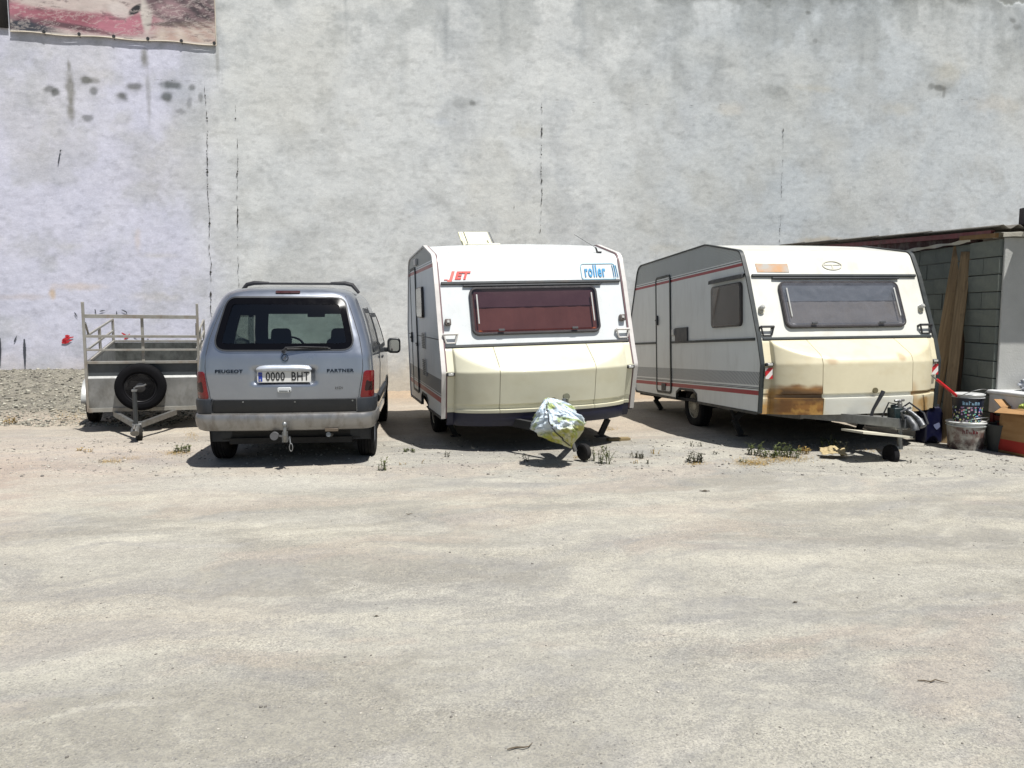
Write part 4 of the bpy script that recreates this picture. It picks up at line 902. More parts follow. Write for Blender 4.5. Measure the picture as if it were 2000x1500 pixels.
    black = simple('black ceramic band', (.003, .003, .004, 1), .15); black.node_tree.nodes['Principled BSDF'].inputs['Specular IOR Level'].default_value = .12
    rwg = patch(rwd, .005, 'rear_window', tint, root, .004, 6); ringp(rwd, inset(rwd, .065), .0075, 'window_band', black, rwg, .002)
    ringp(inset(rwd, -.012), inset(rwd, .003), .010, 'window_seal', M['dark'], rwg, .008)
    ringp(inset(rwd, -.022), inset(rwd, -.012), .006, 'window_recess', paint, rwg, .006)
    # side glass
    def sideP(y, z, off, s): return (s * (I(z, SHW) + off), y, z)
    sg = glass('side glass', (.35, .40, .38, 1), .02)
    for s in (-1, 1):
        for P in sideW:
            out = dense(rpoly([(p[0] - .03 if i in (0, 3) else p[0] + .03, p[1] + (-.03 if i < 2 else .03)) for i, p in enumerate(P)], .05), .05); n = len(out); cx = sum(p[0] for p in out) / n; cy = sum(p[1] for p in out) / n
            v_ = []; K = 5
            for i in range(K): t = 1 - i / K; v_ += [sideP(cx + (p[0] - cx) * t, cy + (p[1] - cy) * t, .004, s) for p in out]
            v_.append(sideP(cx, cy, .004, s)); f_ = [(i * n + j, i * n + (j + 1) % n, (i + 1) * n + (j + 1) % n, (i + 1) * n + j) for i in range(K - 1) for j in range(n)] + [((K - 1) * n + j, (K - 1) * n + (j + 1) % n, K * n) for j in range(n)]
            mb_ = MB(); mb_.add(v_, f_); w_ = mb_.build('side_window', sg if P is sideW[1] else black, root)
            inn = inset(out, .05); mb_ = MB(); mb_.ring(out, inn, lambda a, b: sideP(a, b, .002, s), lambda a, b: sideP(a, b, .008, s)); mb_.build('window_seal', M['dark'], w_)
    # tail lamps wrapping the corners
    for s in (-1, 1):
        P = [(s * .735, .700), (s * .775, .955), (s * .80, .972), (s * .93, .965), (s * .935, .705)]
        if s < 0: P = [(-.735, .700), (-.775, .955), (-.80, .972), (-.93, .965), (-.935, .705)]
        out = dense(rpoly(P, .02, 3), .02); t = patch(out, .012, 'tail_lamp', M['red_lens'], root, .02, 6, dome=.006)
        q = dense(rpoly([(s * .775, .765), (s * .795, .875), (s * .875, .875), (s * .875, .765)], .02, 3), .02); patch(q, .0165, 'lamp_window', M['dark_lens'], t, .004, 5, dome=.003)
    q = dense(rect(0.01, 1.755, .245, .022, .010, 3), .02); patch(q, .012, 'brake_light', simple('brake lens', col(58, 16, 18), .3), root, .014, 3)
    # garnish over the number plate
    gr = MB(); n = 40; rows = []
    for i in range(n + 1):
        a = -.268 + .536 * i / n; e = math.sqrt(max(.02, 1 - (abs(a) / .27) ** 8)); row = []
        for kx in range(13):
            t = math.pi * 2 * kx / 12; z = 1.004 + (.032 * math.sin(t)) * e - (.012 * (abs(a) / .27) ** 4); d = .012 + .028 * math.cos(t) * e; row.append(S(a, z, 0) + Vector((0, -d + recess(a, z) * -1.0, 0)))
        rows.append(row)
    gr.grid(rows); gr.build('plate_garnish', simple('satin silver', col(205, 212, 222), .42, .5, dirt=col(150, 140, 124), dirt_amt=.3), root)
    # plate
    pw, ph, pz = .52, .112, .918; py = -.004
    pl = MB(); pl.prism(rect(0, pz, pw, ph, .01, 3), lambda a, b: (a, py + .008, b), lambda a, b: (a, py, b)); P_ = pl.build('number_plate', simple('plate white', col(226, 226, 222), .35, var=.03), root, bevel=.002)
    pl = MB(); pl.bb(-pw / 2 + .012, -pw / 2 + .05, py - .002, py, pz - ph / 2 + .010, pz + ph / 2 - .010); pl.build('plate_strip', simple('plate blue', col(24, 56, 160), .4), P_, smooth=False)
    ink = simple('plate ink', (.012, .012, .014, 1), .5); wink = simple('plate white ink', col(235, 235, 235), .5)
    def ptext(t, size, x, z, sx, mat, bold=0, nm='lettering', sp_=1.0):
        v, f__ = text_mesh(t, size, sx, 0, bold, .0012, 'CENTER', sp_); b_ = MB(); b_.add([(x + p[0], py - .0025 - p[2], z + p[1]) for p in v], f__); b_.build(nm, mat, P_, smooth=False)
    ptext('0000', .118, -.085, pz, .74, ink, .0016, sp_=1.08); ptext('BHT', .118, .155, pz, .76, ink, .0016, sp_=1.08); ptext('E', .03, -pw / 2 + .031, pz - .032, 1, wink)
    for i in range(12):
        a = 2 * math.pi * i / 12; b_ = MB(); b_.tube([(-pw / 2 + .031 + .010 * math.cos(a), py - .0022, pz + .022 + .010 * math.sin(a)), (-pw / 2 + .031 + .010 * math.cos(a), py - .0035, pz + .022 + .010 * math.sin(a))], .0014, 5); b_.build('plate_star', simple('plate star', col(230, 200, 60), .5) if i == 0 else bpy.data.materials['plate star'], P_, smooth=False)
    # badges
    def badge(t, size, a0, z0, sx, mat, bold=.001, sp_=1.1, ext=.002):
        v, f__ = text_mesh(t, size, sx, 0, bold, ext, 'CENTER', sp_); b_ = MB(); b_.add([S(a0 + p[0], z0 + p[1], .004 + p[2]) for p in v], f__); b_.build('badge_lettering', mat, root, smooth=False)
    bdg = simple('dark chrome badge', col(48, 56, 68), .25, .7)
    badge('PEUGEOT', .046, -.535, .972, 1.25, bdg, .0015); badge('PARTNER', .046, .545, .972, 1.25, bdg, .0015); badge('HDi', .034, .53, .80, 1.3, simple('chrome badge', col(120, 122, 126), .2, .8), .0005)
    # round maker's badge: shield-like outline with a small upright figure shape
    b_ = MB(); oo = [(.01 + .034 * math.cos(t), 1.105 + .036 * math.sin(t)) for t in np.linspace(0, 2 * math.pi, 25)[:-1]]
    ringp(oo, shrink(oo, .84), .010, 'maker_badge', bdg, root, .008)
    b_ = MB(); b_.tube([S(-.008, 1.085, .008), S(.002, 1.105, .010), S(.018, 1.122, .008), S(.022, 1.105, .009), S(.008, 1.098, .010), S(.020, 1.085, .008)], .0045, 6); b_.build('maker_emblem', simple('chrome emblem', col(150, 152, 156), .2, .9), root)
    # handle
    q = rect(.0, .788, .135, .050, .016, 4); b_ = MB(); b_.prism(q, lambda a, b: tuple(S(a, b, -.002)), lambda a, b: tuple(S(a, b, .018))); hd = b_.build('tailgate_handle', simple('pale handle', col(205, 208, 208), .35), root, bevel=.005)
    b_ = MB(); b_.bb(-.05, .035, S(0, .78).y - .021, S(0, .78).y - .016, .770, .785); b_.build('handle_grip', simple('handle shade', col(120, 124, 126), .4), hd, bevel=.003)
    b_ = MB(); b_.tube([S(.052, .778, .014), S(.052, .778, .021)], .008, 10); b_.build('key_hole', M['dark'], hd)
    # tailgate shut lines
    def line(pts, r=.0035, nm='shut_line', mat=None):
        b__ = MB(); b__.tube([S(*p, .0008) for p in pts], r, 5); b__.build(nm, mat or M['dark'], root)
    for s in (-1, 1): line([(s * a, z) for a, z in ((.722, .70), (.728, .76), (.745, .85), (.762, .95), (.768, 1.02), (.76, 1.15), (.735, 1.30), (.69, 1.45), (.64, 1.60), (.59, 1.72))])
    # wiper, wiper spray
    b_ = MB(); b_.tube([S(-.005, 1.165, .02), S(-.005, 1.165, .04)], .018, 10); b_.tube([S(-.005, 1.165, .04), S(.02, 1.195, .045), S(.18, 1.205, .035), S(.43, 1.20, .022)], [.010, .009, .007, .005], 8); b_.tube([S(.03, 1.188, .016), S(.45, 1.192, .014)], .006, 6); b_.build('rear_wiper', M['black_metal'], root)
    # bumper: lower silver, upper dark corners, dark tailgate cladding
    bump_p = simple('scuffed bumper paint', col(160, 158, 155), .38, .75, var=.1, scale=4, dirt=col(96, 84, 68), dirt_amt=.6, dscale=8)
    clad = simple('dark grey cladding', col(34, 40, 48), .55, dirt=col(92, 90, 86), dirt_amt=.35)
    def plan(a, z, off): return S(a, max(.31, z), off)
    def bumper(a0, a1, sec, name, mat, n=90):
        rows_ = []
        for i in range(n + 1):
            a = a0 + (a1 - a0) * i / n; rows_.append([plan(a, z, o_) for (o_, z) in sec])
        b__ = MB(); b__.grid(rows_); return b__.build(name, mat, root, angle=32)
    bumper(-1.20, 1.20, [(.0, .385), (.030, .383), (.050, .395), (.062, .43), (.066, .48), (.062, .525), (.050, .548), (.03, .556), (.0, .560)], 'bumper', bump_p, 120)
    for s in (-1, 1): bumper(s * .705, s * 1.20, [(0, .555), (.034, .558), (.040, .58), (.040, .66), (.034, .695), (.0, .703)], 'bumper_corner', clad, 40)
    bumper(-.695, .695, [(0, .556), (.012, .56), (.018, .58), (.020, .64), (.016, .688), (0, .694)], 'tailgate_cladding', simple('cladding worn', col(12, 14, 17), .5, dirt=col(60, 60, 60), dirt_amt=.2))
    for a, z in ((-.40, .672), (.10, .668), (.66, .672)): b_ = MB(); b_.tube([S(a, z, .016), S(a, z, .024)], .008, 8); b_.build('screw', M['steel'], root)
    b_ = MB(); p = S(.45, .39, .064); b_.box(p, (.13, .012, .03)); b_.build('reflector', simple('dirty reflector', col(100, 88, 74), .5), root, bevel=.003)
    # tow bar
    b_ = MB(); b_.tube([(0.02, -.16, .44), (.02, -.165, .36), (.01, -.12, .30), (.01, .1, .29)], [.016, .018, .022, .026], 10); b_.lathe([(.435, .008), (.445, .02), (.46, .026), (.475, .024), (.488, .012), (.49, .001)], 14, 'z', (.02, -.16, .0)); b_.box((.01, -.10, .33), (.05, .05, .10)); b_.build('tow_ball', M['steel'], root)
    b_ = MB(); b_.tube([(-.10, -.08, .335), (-.10, -.02, .335)], .040, 16); b_.bar((-.10, -.02, .335), (.0, .0, .32), .03, .02); b_.build('tow_socket', simple('socket grey', col(90, 90, 92), .6), root)
    b_ = MB(); rr = [(.065 + .016 * math.cos(t), -.10, .225 + .038 * math.sin(t)) for t in np.linspace(0, 2 * math.pi, 17)]; b_.tube(rr, .005, 6, caps=False); b_.tube([(.05, -.08, .33), (.06, -.10, .26)], .007, 6); b_.build('safety_ring', M['steel'], root)
    b_ = MB(); b_.tube([(.42, .2, .30), (.42, -.02, .335)], .024, 12); b_.build('exhaust_pipe', M['steel'], root)
    # underbody, arches, wheels
    b_ = MB(); b_.bb(-.70, .70, .35, 3.9, .24, .34); b_.bb(-.72, .72, .10, .5, .37, .42); b_.bb(-.62, .62, .3, 1.1, .2, .26); b_.build('underbody', M['under'], root, smooth=False)
    alloy = simple('wheel cover', col(120, 124, 128), .4, .5, dirt=col(90, 80, 64), dirt_amt=.4)
    for (ay, az) in AX:
        for s in (-1, 1):
            wheel(root, s * .755, ay, .29, .30, .185, s, .62, alloy)
            b_ = MB(); n = 24; rows_ = []
            for i in range(n + 1):
                t = math.pi * (-.08 + 1.16 * i / n); rows_.append([(s * (I(max(.31, az + .365 * math.sin(t)), SHW) + .012), ay + .365 * math.cos(t), az + .365 * math.sin(t)), (s * (I(max(.31, az + .365 * math.sin(t)), SHW) + .012), ay + .335 * math.cos(t), az + .335 * math.sin(t)), (s * .60, ay + .335 * math.cos(t), az + .335 * math.sin(t))])
            b_.grid(rows_); b_.build('wheel_arch', clad, root)
    for s in (-1, 1):
        b_ = MB(); b_.grid([[(s * (I(.58, SHW) + o_), y, z) for (o_, z) in ((-.005, .53), (.022, .54), (.026, .60), (-.005, .63))] for y in (1.10, 1.6, 2.2, 2.95)]); b_.build('side_moulding', clad, root)
        b_ = MB(); b_.grid([[(s * (I(.38, SHW) + o_), y, z) for (o_, z) in ((-.02, .30), (.012, .31), (.012, .36), (-.01, .38))] for y in (1.10, 1.6, 2.2, 2.95)]); b_.build('sill', paint, root)
        for yy in (1.46,):
            b_ = MB(); b_.tube([(s * (I(z, SHW) + .001), yy, z) for z in np.linspace(.40, 1.62, 12)], .004, 5); b_.build('door_shut_line', M['dark'], root)
        b_ = MB(); b_.bar((s * (I(1.02, SHW) + .02), 1.62, 1.02), (s * (I(1.02, SHW) + .02), 1.80, 1.02), .02, .03); b_.build('door_handle', M['dark'], root, bevel=.006)
        # mirrors
        c0 = Vector((s * .985, 2.62, 1.115)); b_ = MB(); b_.prism(rect(c0.x, c0.z, .175, .205, .05, 4), lambda a, b: (a, c0.y - .035, b), lambda a, b: (a * .98 + c0.x * .02, c0.y + .06, b)); b_.bar((s * .83, 2.64, 1.06), (s * .93, 2.62, 1.06), .06, .06); mi = b_.build('door_mirror', simple('mirror shell', (.02, .022, .025, 1), .4), root, bevel=.012)
        k3 = Nodes('mirror glass'); k3.set(Base_Color=(.30, .32, .33, 1), Metallic=1.0, Roughness=.03); b_ = MB(); b_.prism(rect(c0.x + s * .005, c0.z, .125, .15, .035, 4), lambda a, b: (a, c0.y - .035, b), lambda a, b: (a, c0.y - .040, b)); b_.build('mirror_glass', k3.m, mi, smooth=False)
    # roof bar with feet
    for yy in (1.15,):
        b_ = MB(); b_.tube([(x, yy, 1.878) for x in (-.50, .50)], .013, 8); rb = b_.build('roof_bar', M['black_metal'], root)
        for s in (-1, 1): b_ = MB(); b_.tube([(s * .34, yy, 1.882), (s * .50, yy, 1.884), (s * .58, yy, 1.865), (s * .655, yy, 1.775)], [.016, .024, .024, .018], 8); b_.build('bar_foot', M['black_metal'], rb)
    # interior
    trim = simple('grey upholstery', (.03, .03, .034, 1), .9); dash = simple('dashboard', (.02, .021, .023, 1), .7)
    for (x, y) in ((-.36, 2.0), (.36, 2.0)):
        b_ = MB(); b_.prism(rpoly([(-.22, .55), (.22, .55), (.19, 1.10), (-.19, 1.10)], .06), lambda a, b: (x + a, y, b), lambda a, b: (x + a, y - .14, b)); s_ = b_.build('seat', trim, root, bevel=.03)
        b_ = MB(); b_.prism(rpoly([(-.13, 1.15), (.13, 1.15), (.11, 1.36), (-.11, 1.36)], .06), lambda a, b: (x + a, y - .02, b), lambda a, b: (x + a, y - .13, b)); b_.build('headrest', trim, s_, bevel=.03)
    b_ = MB(); b_.prism(rpoly([(-.62, .55), (.62, .55), (.60, 1.08), (-.60, 1.08)], .05), lambda a, b: (a, 1.12, b), lambda a, b: (a, .98, b)); b_.build('rear_bench', trim, root, bevel=.03)
    for x in (-.38, .40):
        b_ = MB(); b_.prism(rpoly([(-.12, 1.10), (.12, 1.10), (.10, 1.26), (-.10, 1.26)], .05), lambda a, b: (x + a, 1.09, b), lambda a, b: (x + a, .99, b)); b_.build('headrest', trim, root, bevel=.03)
    b_ = MB(); b_.bb(-.76, .76, 2.72, 3.2, .8, 1.10); b_.build('dashboard', dash, root, bevel=.03)
    b_ = MB(); rr = [(-.36 + .19 * math.cos(t), 2.55 + .06 * math.sin(t), 1.06 + .17 * math.sin(t)) for t in np.linspace(0, 2 * math.pi, 25)]; b_.tube(rr, .014, 8, caps=False); b_.build('steering_wheel', dash, root)
    b_ = MB(); b_.box((.0, 2.42, 1.53), (.22, .03, .07)); b_.build('interior_mirror', dash, root, bevel=.01)
    b_ = MB(); b_.bb(-.70, .70, .15, 2.7, .36, .40); b_.bb(-.70, .70, .18, .9, 1.02, 1.05); b_.build('cabin_floor', trim, root, smooth=False)
van()
# ================================================================== TRAILER
def trailer():
    yaw, pit, rol = rad(19.2), rad(5.26), rad(.72)
    R = Matrix.Rotation(yaw, 4, 'Z') @ Matrix.Rotation(pit, 4, 'X') @ Matrix.Rotation(rol, 4, 'Y')
    root = thing('box_trailer', 'grey box trailer with pipe rack and spare wheel in front, left of the van', 'trailer', matrix=Matrix.Translation((-4.845, 10.08, .01)) @ R)
    w = .65; Lb = 2.15; z0, z1, z2, z3, z4 = .275, .906, 1.069, 1.244, 1.678
    sheet = simple('old galvanised sheet', col(154, 155, 153), .5, .45, var=.22, scale=5, dirt=col(84, 80, 66), dirt_amt=.7, dscale=4)
    frame = simple('pale grey frame', col(168, 166, 158), .5, .3, var=.15, scale=9, dirt=col(140, 108, 76), dirt_amt=.5, dscale=8); dkp = simple('tarnished sheet', col(92, 98, 102), .5, .4, dirt=col(60, 62, 58), dirt_amt=.6)
    # front board: two sheets and a step rib
    mb = MB(); mb.bb(-w, w, .0, .02, .70, z1 - .02); mb.build('front_board', dkp, root, smooth=False)
    mb = MB(); mb.prism([(-.03, .70), (.0, .725), (.02, .725), (.02, z0 + .03), (-.03, z0 + .03)], lambda a, b: (-w, a, b), lambda a, b: (w, a, b)); mb.build('front_panel', sheet, root, smooth=False)
    mb = MB(); mb.bar((-w, -.012, z1), (w, -.012, z1), .045, .03); mb.build('top_rail', frame, root, smooth=False)
    mb = MB(); mb.bar((-w - .01, -.02, z0 + .012), (w + .01, -.02, z0 + .012), .05, .05); mb.build('bottom_rail', frame, root, smooth=False)
    for s in (-1, 1):
        mb = MB(); mb.bb(s * (w - .02), s * w, .02, Lb, z0, z1 - .02); mb.build('side_board', sheet, root, smooth=False)
        mb = MB(); mb.bar((s * (w - .005), .0, z1), (s * (w - .005), Lb, z1), .035, .03); mb.build('top_rail', frame, root, smooth=False)
        mb = MB(); mb.bar((s * (w - .005), 0, z0), (s * (w - .005), Lb, z0), .05, .06); mb.build('bottom_rail', frame, root, smooth=False)
        mb = MB(); mb.bb(s * (w + .0), s * (w + .032), -.045, -.010, z0 - .01, z4); mb.build('corner_post', frame, root, bevel=.003)
        for yy in (.95, Lb - .02): mb = MB(); mb.bar((s * (w - .005), yy, z1), (s * (w - .005), yy, z3 if yy < 2 else z3), .035, .03); mb.build('stake', frame, root, smooth=False)
        for zz in (z2, z3): mb = MB(); mb.bar((s * (w - .005), .0, zz), (s * (w - .005), Lb, zz), .022, .025); mb.build('side_rail', frame, root, smooth=False)
        mb = MB(); mb.bar((s * (w + .0), -.02, z3 + .17), (s * (w - .01), .12, z3), .02, .02); mb.build('brace', frame, root, smooth=False)
        # mudguard
        mb = MB(); rows = []
        for i in range(15):
            t = rad(10 + 160 * i / 14); rows.append([(s * (w + .02), 1.05 + .35 * math.cos(t), .17 + .34 * math.sin(t)), (s * (w + .23), 1.05 + .35 * math.cos(t), .17 + .34 * math.sin(t)), (s * (w + .23), 1.05 + .33 * math.cos(t), .17 + .31 * math.sin(t))])
        mb.grid(rows); g = mb.build('mudguard', simple('pale mudguard', col(176, 178, 176), .5, .3), root); md = g.modifiers.new('t', 'SOLIDIFY'); md.thickness = .004
        wheel(root, s * (w + .12), 1.05, .175, .275, .15, s, .55, M['rim_white'])
    mb = MB(); mb.bb(-w, w, Lb - .02, Lb, z0, z1 - .02); mb.build('tailgate', simple('mossy sheet', col(96, 98, 94), .6, .3, var=.3, scale=8, dirt=col(40, 42, 38), dirt_amt=.8, dscale=9), root, smooth=False)
    mb = MB(); mb.bar((-w, Lb, z1), (w, Lb, z1), .03, .03); mb.build('top_rail', frame, root, smooth=False)
    mb = MB(); mb.bb(-w + .02, w - .02, .02, Lb - .02, z0, z0 + .03); mb.build('bed_floor', sheet, root, smooth=False)
    for zz, hh in ((1.50, .045), (z3, .032), (z2, .022)): mb = MB(); mb.bar((-w, -.028, zz), (w, -.028, zz), .03, hh); mb.build('rack_rail', frame, root, smooth=False)
    mb = MB(); mb.bb(-.017, .017, -.01, .02, z1, 1.49); mb.build('rack_upright', frame, root, smooth=False)
    # spare wheel on the front
    _t = M['tyre']; M['tyre'] = simple('clean black tyre', (.006, .006, .007, 1), .9)
    M['tyre'].node_tree.nodes['Principled BSDF'].inputs['Specular IOR Level'].default_value = .1
    sw = wheel(root, -.03, -.13, .60, .305, .17, -1, .62, M['black_metal'], 'spare_wheel', axis='y'); sw.rotation_euler = (0, 0, rad(90)); M['tyre'] = _t
    # drawbar, coupling, jockey
    for s in (-1, 1): mb = MB(); mb.bar((s * .36, -.02, .23), (s * .03 - .01, -.74, .235), .045, .065); mb.build('drawbar', M['steel'], root, smooth=False)
    mb = MB(); mb.bb(-.06, .045, -.86, -.70, .205, .275); mb.tube([(-.01, -.86, .24), (-.012, -1.0, .235), (-.012, -1.05, .20)], [.04, .045, .05], 12); mb.tube([(-.012, -.95, .27), (-.012, -1.03, .295), (-.012, -1.10, .265)], .014, 8); mb.build('coupling', M['steel'], root, bevel=.004)
    jx, jy = -.02, -.84
    mb = MB(); mb.tube([(jx, jy, .68), (jx, jy, .20)], .026, 12); mb.build('jockey_tube', simple('grey tube', col(70, 74, 76), .45, .3), root)
    mb = MB(); mb.tube([(jx, jy, .18), (jx, jy, .72), (jx + .03, jy, .735), (jx + .10, jy, .74), (jx + .13, jy, .76)], .010, 8); mb.box((jx, jy, .685), (.06, .05, .02)); mb.build('crank_handle', M['steel'], root)
    mb = MB(); mb.lathe([(-.03, .03), (-.035, .08), (-.026, .10), (.026, .10), (.035, .08), (.03, .03)], 24, 'x', (0, 0, 0)); o = mb.build('jockey_wheel', M['tyre'], root); o.location = (jx + .03, jy, .16); o.rotation_euler = (0, 0, rad(12))
    mb = MB(); mb.bar((jx - .0, jy, .26), (jx + .075, jy, .17), .012, .04); mb.bar((jx - .0, jy, .26), (jx - .04, jy, .16), .012, .04); mb.build('wheel_fork', M['steel'], root)
trailer()
# ================================================================== LEAN-TO SHED
def shed():
    X0 = 5.57; cement = Nodes('cement block')
    g = cement.noise(6, 7, .7); g2 = cement.noise(60, 4, .7); info = cement.n('ShaderNodeObjectInfo')
    c0 = cement.mix(cement.ramp(g, .3, .7), col(108, 114, 108), col(134, 138, 128)); c0 = cement.mix(cement.ramp(info.outputs['Random'], 0, 1, 0, .5), c0, col(98, 106, 102)); cement.set(Base_Color=c0, Roughness=.95); cement.bump(cement.math('ADD', g, g2), .6, .01)
    root = thing('lean_to_shed', 'small lean-to shed of grey cement blocks against the wall at the right', 'shed', (X0, 8.8, 0))
    mortar = simple('mortar', col(112, 112, 106), .95, bump=.5)
    mb = MB(); mb.bb(.016, .18, .03, 7.1, 0, 2.37); mb.build('wall', mortar, root, smooth=False)
    def blockmesh(lx, ly, lz, i):
        b_ = MB(); r = random.Random(i); b_.bb(0, lx, 0, ly, 0, lz); me = b_; return b_
    protos = []
    for i in range(3):
        b_ = MB(); b_.bb(0, .10, 0, .39, 0, .19); o = b_.build('block', cement.m, root, smooth=False, bevel=.006); protos.append(o)
    used = [False] * 3; halfp = None
    def place(src, loc, sy=1.0):
        if not used[src]: o = protos[src]; used[src] = True
        else: o = protos[src].copy(); scn.collection.objects.link(o); o.parent = root
        o.location = loc; o.scale = (1, sy, 1); o.rotation_euler = (rng.uniform(-.004, .004), 0, rng.uniform(-.008, .008))
    for row in range(12):
        y = .62 - (0 if row % 2 else .2) ; first = True
        z = .005 + row * .199
        while y < 3.6:
            y0 = max(y, .62); ln = y + .4 - y0
            if ln > .06: place(rng.randrange(3), (rng.uniform(0, .008), y0, z), (ln - .01) / .39)
            y += .4
        # the lighter pier in front
        if row % 2: place(row % 3, (-.035, .015, z), .59 / .39)
        else:
            place(0, (-.035, .015, z), .29 / .39); place(1, (-.035, .315, z), .29 / .39)
    b_ = MB()
    for row in range(12):
        y = 3.6 + (.2 if row % 2 else 0)
        while y < 7.0: b_.bb(0, .1, y + .005, min(y + .395, 7.05), .005 + row * .199, .195 + row * .199); y += .4
    b_.build('block_courses', cement.m, root, smooth=False, kind='stuff')
    # mortar bed on top, catching the sun
    pale = simple('pale mortar bed', col(196, 192, 178), .9, bump=.6)
    b_ = MB(); ysx = np.linspace(.55, 3.9, 40); b_.grid([[(-.05 + .012 * math.sin(y * 9), y, 2.395 + .008 * math.sin(y * 13)), (-.055 + .01 * math.sin(y * 7), y, 2.43 + .008 * math.sin(y * 11)), (.14, y, 2.43)] for y in ysx]); b_.build('mortar_bed', pale, root)
    # verge: red painted beam under roof sheets
    redb = simple('dark red beam', col(112, 38, 46), .6, dirt=col(60, 50, 46), dirt_amt=.7, dscale=9); slate = simple('fibre cement sheet', col(112, 108, 100), .85, bump=.4, dirt=col(70, 66, 58), dirt_amt=.6)
    def zr(y): return 2.455 + (2.88 - 2.47) * (y - 0) / 7.0
    b_ = MB(); b_.bar((-.06, .12, zr(.12) + .0), (.10, 7.0, zr(7.0) - .04), .05, .06); b_.build('verge_beam', redb, root, smooth=False)
    y = -.02; i = 0
    while y < 7.0:
        y1 = min(y + 1.5, 7.15)
        for kx in range(4):
            xa = -.10 + .03 * (y / 7) + kx * .9; b_ = MB(); n = 37; rows = []
            for e in (0, 1):
                yy = (y - .02, y1 + .06)[e]; rows.append([(xa + .98 * j / (n - 1), yy, zr(yy) + .055 + .022 * math.sin(j / (n - 1) * 2 * math.pi * 5.5) + e * .0 + (.012 if e == 0 else 0)) for j in range(n)])
            b_.grid(rows); o = b_.build('roof_sheet', slate, root); md = o.modifiers.new('t', 'SOLIDIFY'); md.thickness = .008
        y = y1
    dkin = simple('dark infill boards', col(88, 62, 62), .9, bump=.5, dirt=col(150, 146, 138), dirt_amt=.8, dscale=7)
    b_ = MB(); b_.prism([(.6, 2.40), (7.05, 2.40), (7.05, zr(7.05)), (.6, zr(.6))], lambda a, b: (.03, a, b), lambda a, b: (.12, a, b)); b_.build('infill_board', dkin, root, smooth=False)
    # brown edge board over the pier
    b_ = MB(); b_.bar((-.075, .02, 2.425), (-.06, .75, 2.46), .04, .05); b_.build('edge_board', simple('brown edge board', col(122, 92, 52), .8), root, smooth=False)
    # plastered front
    pl = Nodes('grey render'); n1 = pl.noise(3, 6, .65); n2 = pl.noise(50, 4, .7); pl.set(Base_Color=pl.mix(pl.ramp(n1, .3, .7), col(176, 177, 172), col(192, 192, 188)), Roughness=.92); pl.bump(pl.math('ADD', n2, n1), .5, .008)
    b_ = MB(); b_.bb(.0, 3.6, -.02, .012, 0, 2.40); b_.build('rendered_front', pl.m, root, smooth=False, bevel=.01)
    b_ = MB(); rows = []
    for j in range(30):
        x = -.06 + 3.6 * j / 29; t = .012 * math.sin(j * 2.3); rows.append([(x, -.07 + t, 2.40 + t * .5 + .03 * min(1, x)), (x, -.075 + t, 2.445 + .05 * min(1, max(0, x))), (x, .1, 2.47 + .05 * min(1, max(0, x))), (x, .12, 2.40)])
    b_.grid(rows); b_.build('coping', pale, root)
    # canopy slab over the front, starting at the picture's right edge
    b_ = MB(); b_.bb(.235, 3.6, -.44, .14, 2.545, 2.74); b_.build('canopy_slab', simple('dark canopy', col(78, 72, 74), .9, bump=.5), root, bevel=.01)
shed()
# ---- timber leaning in the shade
def plank(px0, py0, Y0, px1, py1, Y1, w, t, c, label, face=(-.6, -.8, 0)):
    a = at(px0, py0, Y0); b = at(px1, py1, Y1); d = (b - a); L_ = d.length; k = Nodes('sawn timber'); gr = k.noise(3, 6, .65, stretch=(14, 14, .7)); kn = k.noise(9, 3, .6, stretch=(1, 1, .4))
    k.set(Base_Color=k.mix(k.ramp(kn, .55, .75, 0, .6), k.mix(k.ramp(gr, .35, .65), tuple(v * .6 for v in c[:3]) + (1,), c), (.03, .02, .012, 1)), Roughness=.85); k.bump(gr, .4, .004)
    b_ = MB(); n = 10
    for i in range(n): b_.bb(-w / 2, w / 2, -t / 2, t / 2, 0, 0) if False else None
    b_.bb(-w / 2, w / 2, -t / 2, t / 2, 0, L_); o = b_.build('plank', k.m, None, bevel=.004); z = d.normalized(); y = Vector(face); y = (y - z * y.dot(z)).normalized(); x = y.cross(z)
    o.matrix_world = Matrix(((x.x, y.x, z.x, a.x), (x.y, y.y, z.y, a.y), (x.z, y.z, z.z, a.z), (0, 0, 0, 1))); tag(o, label, 'plank', 'planks leaning in the shed corner'); return o
plank(1812, 858, 9.35, 1876, 482, 9.75, .15, .04, col(190, 158, 116), 'wide light brown plank leaning against the block wall, nearest the caravan')
plank(1844, 868, 9.15, 1888, 492, 9.50, .12, .045, col(166, 140, 104), 'darker grey brown plank leaning right beside the block pier')
plank(1858, 866, 9.30, 1893, 540, 9.62, .07, .04, col(90, 66, 42), 'narrow dark plank in the shadow between pier and planks')
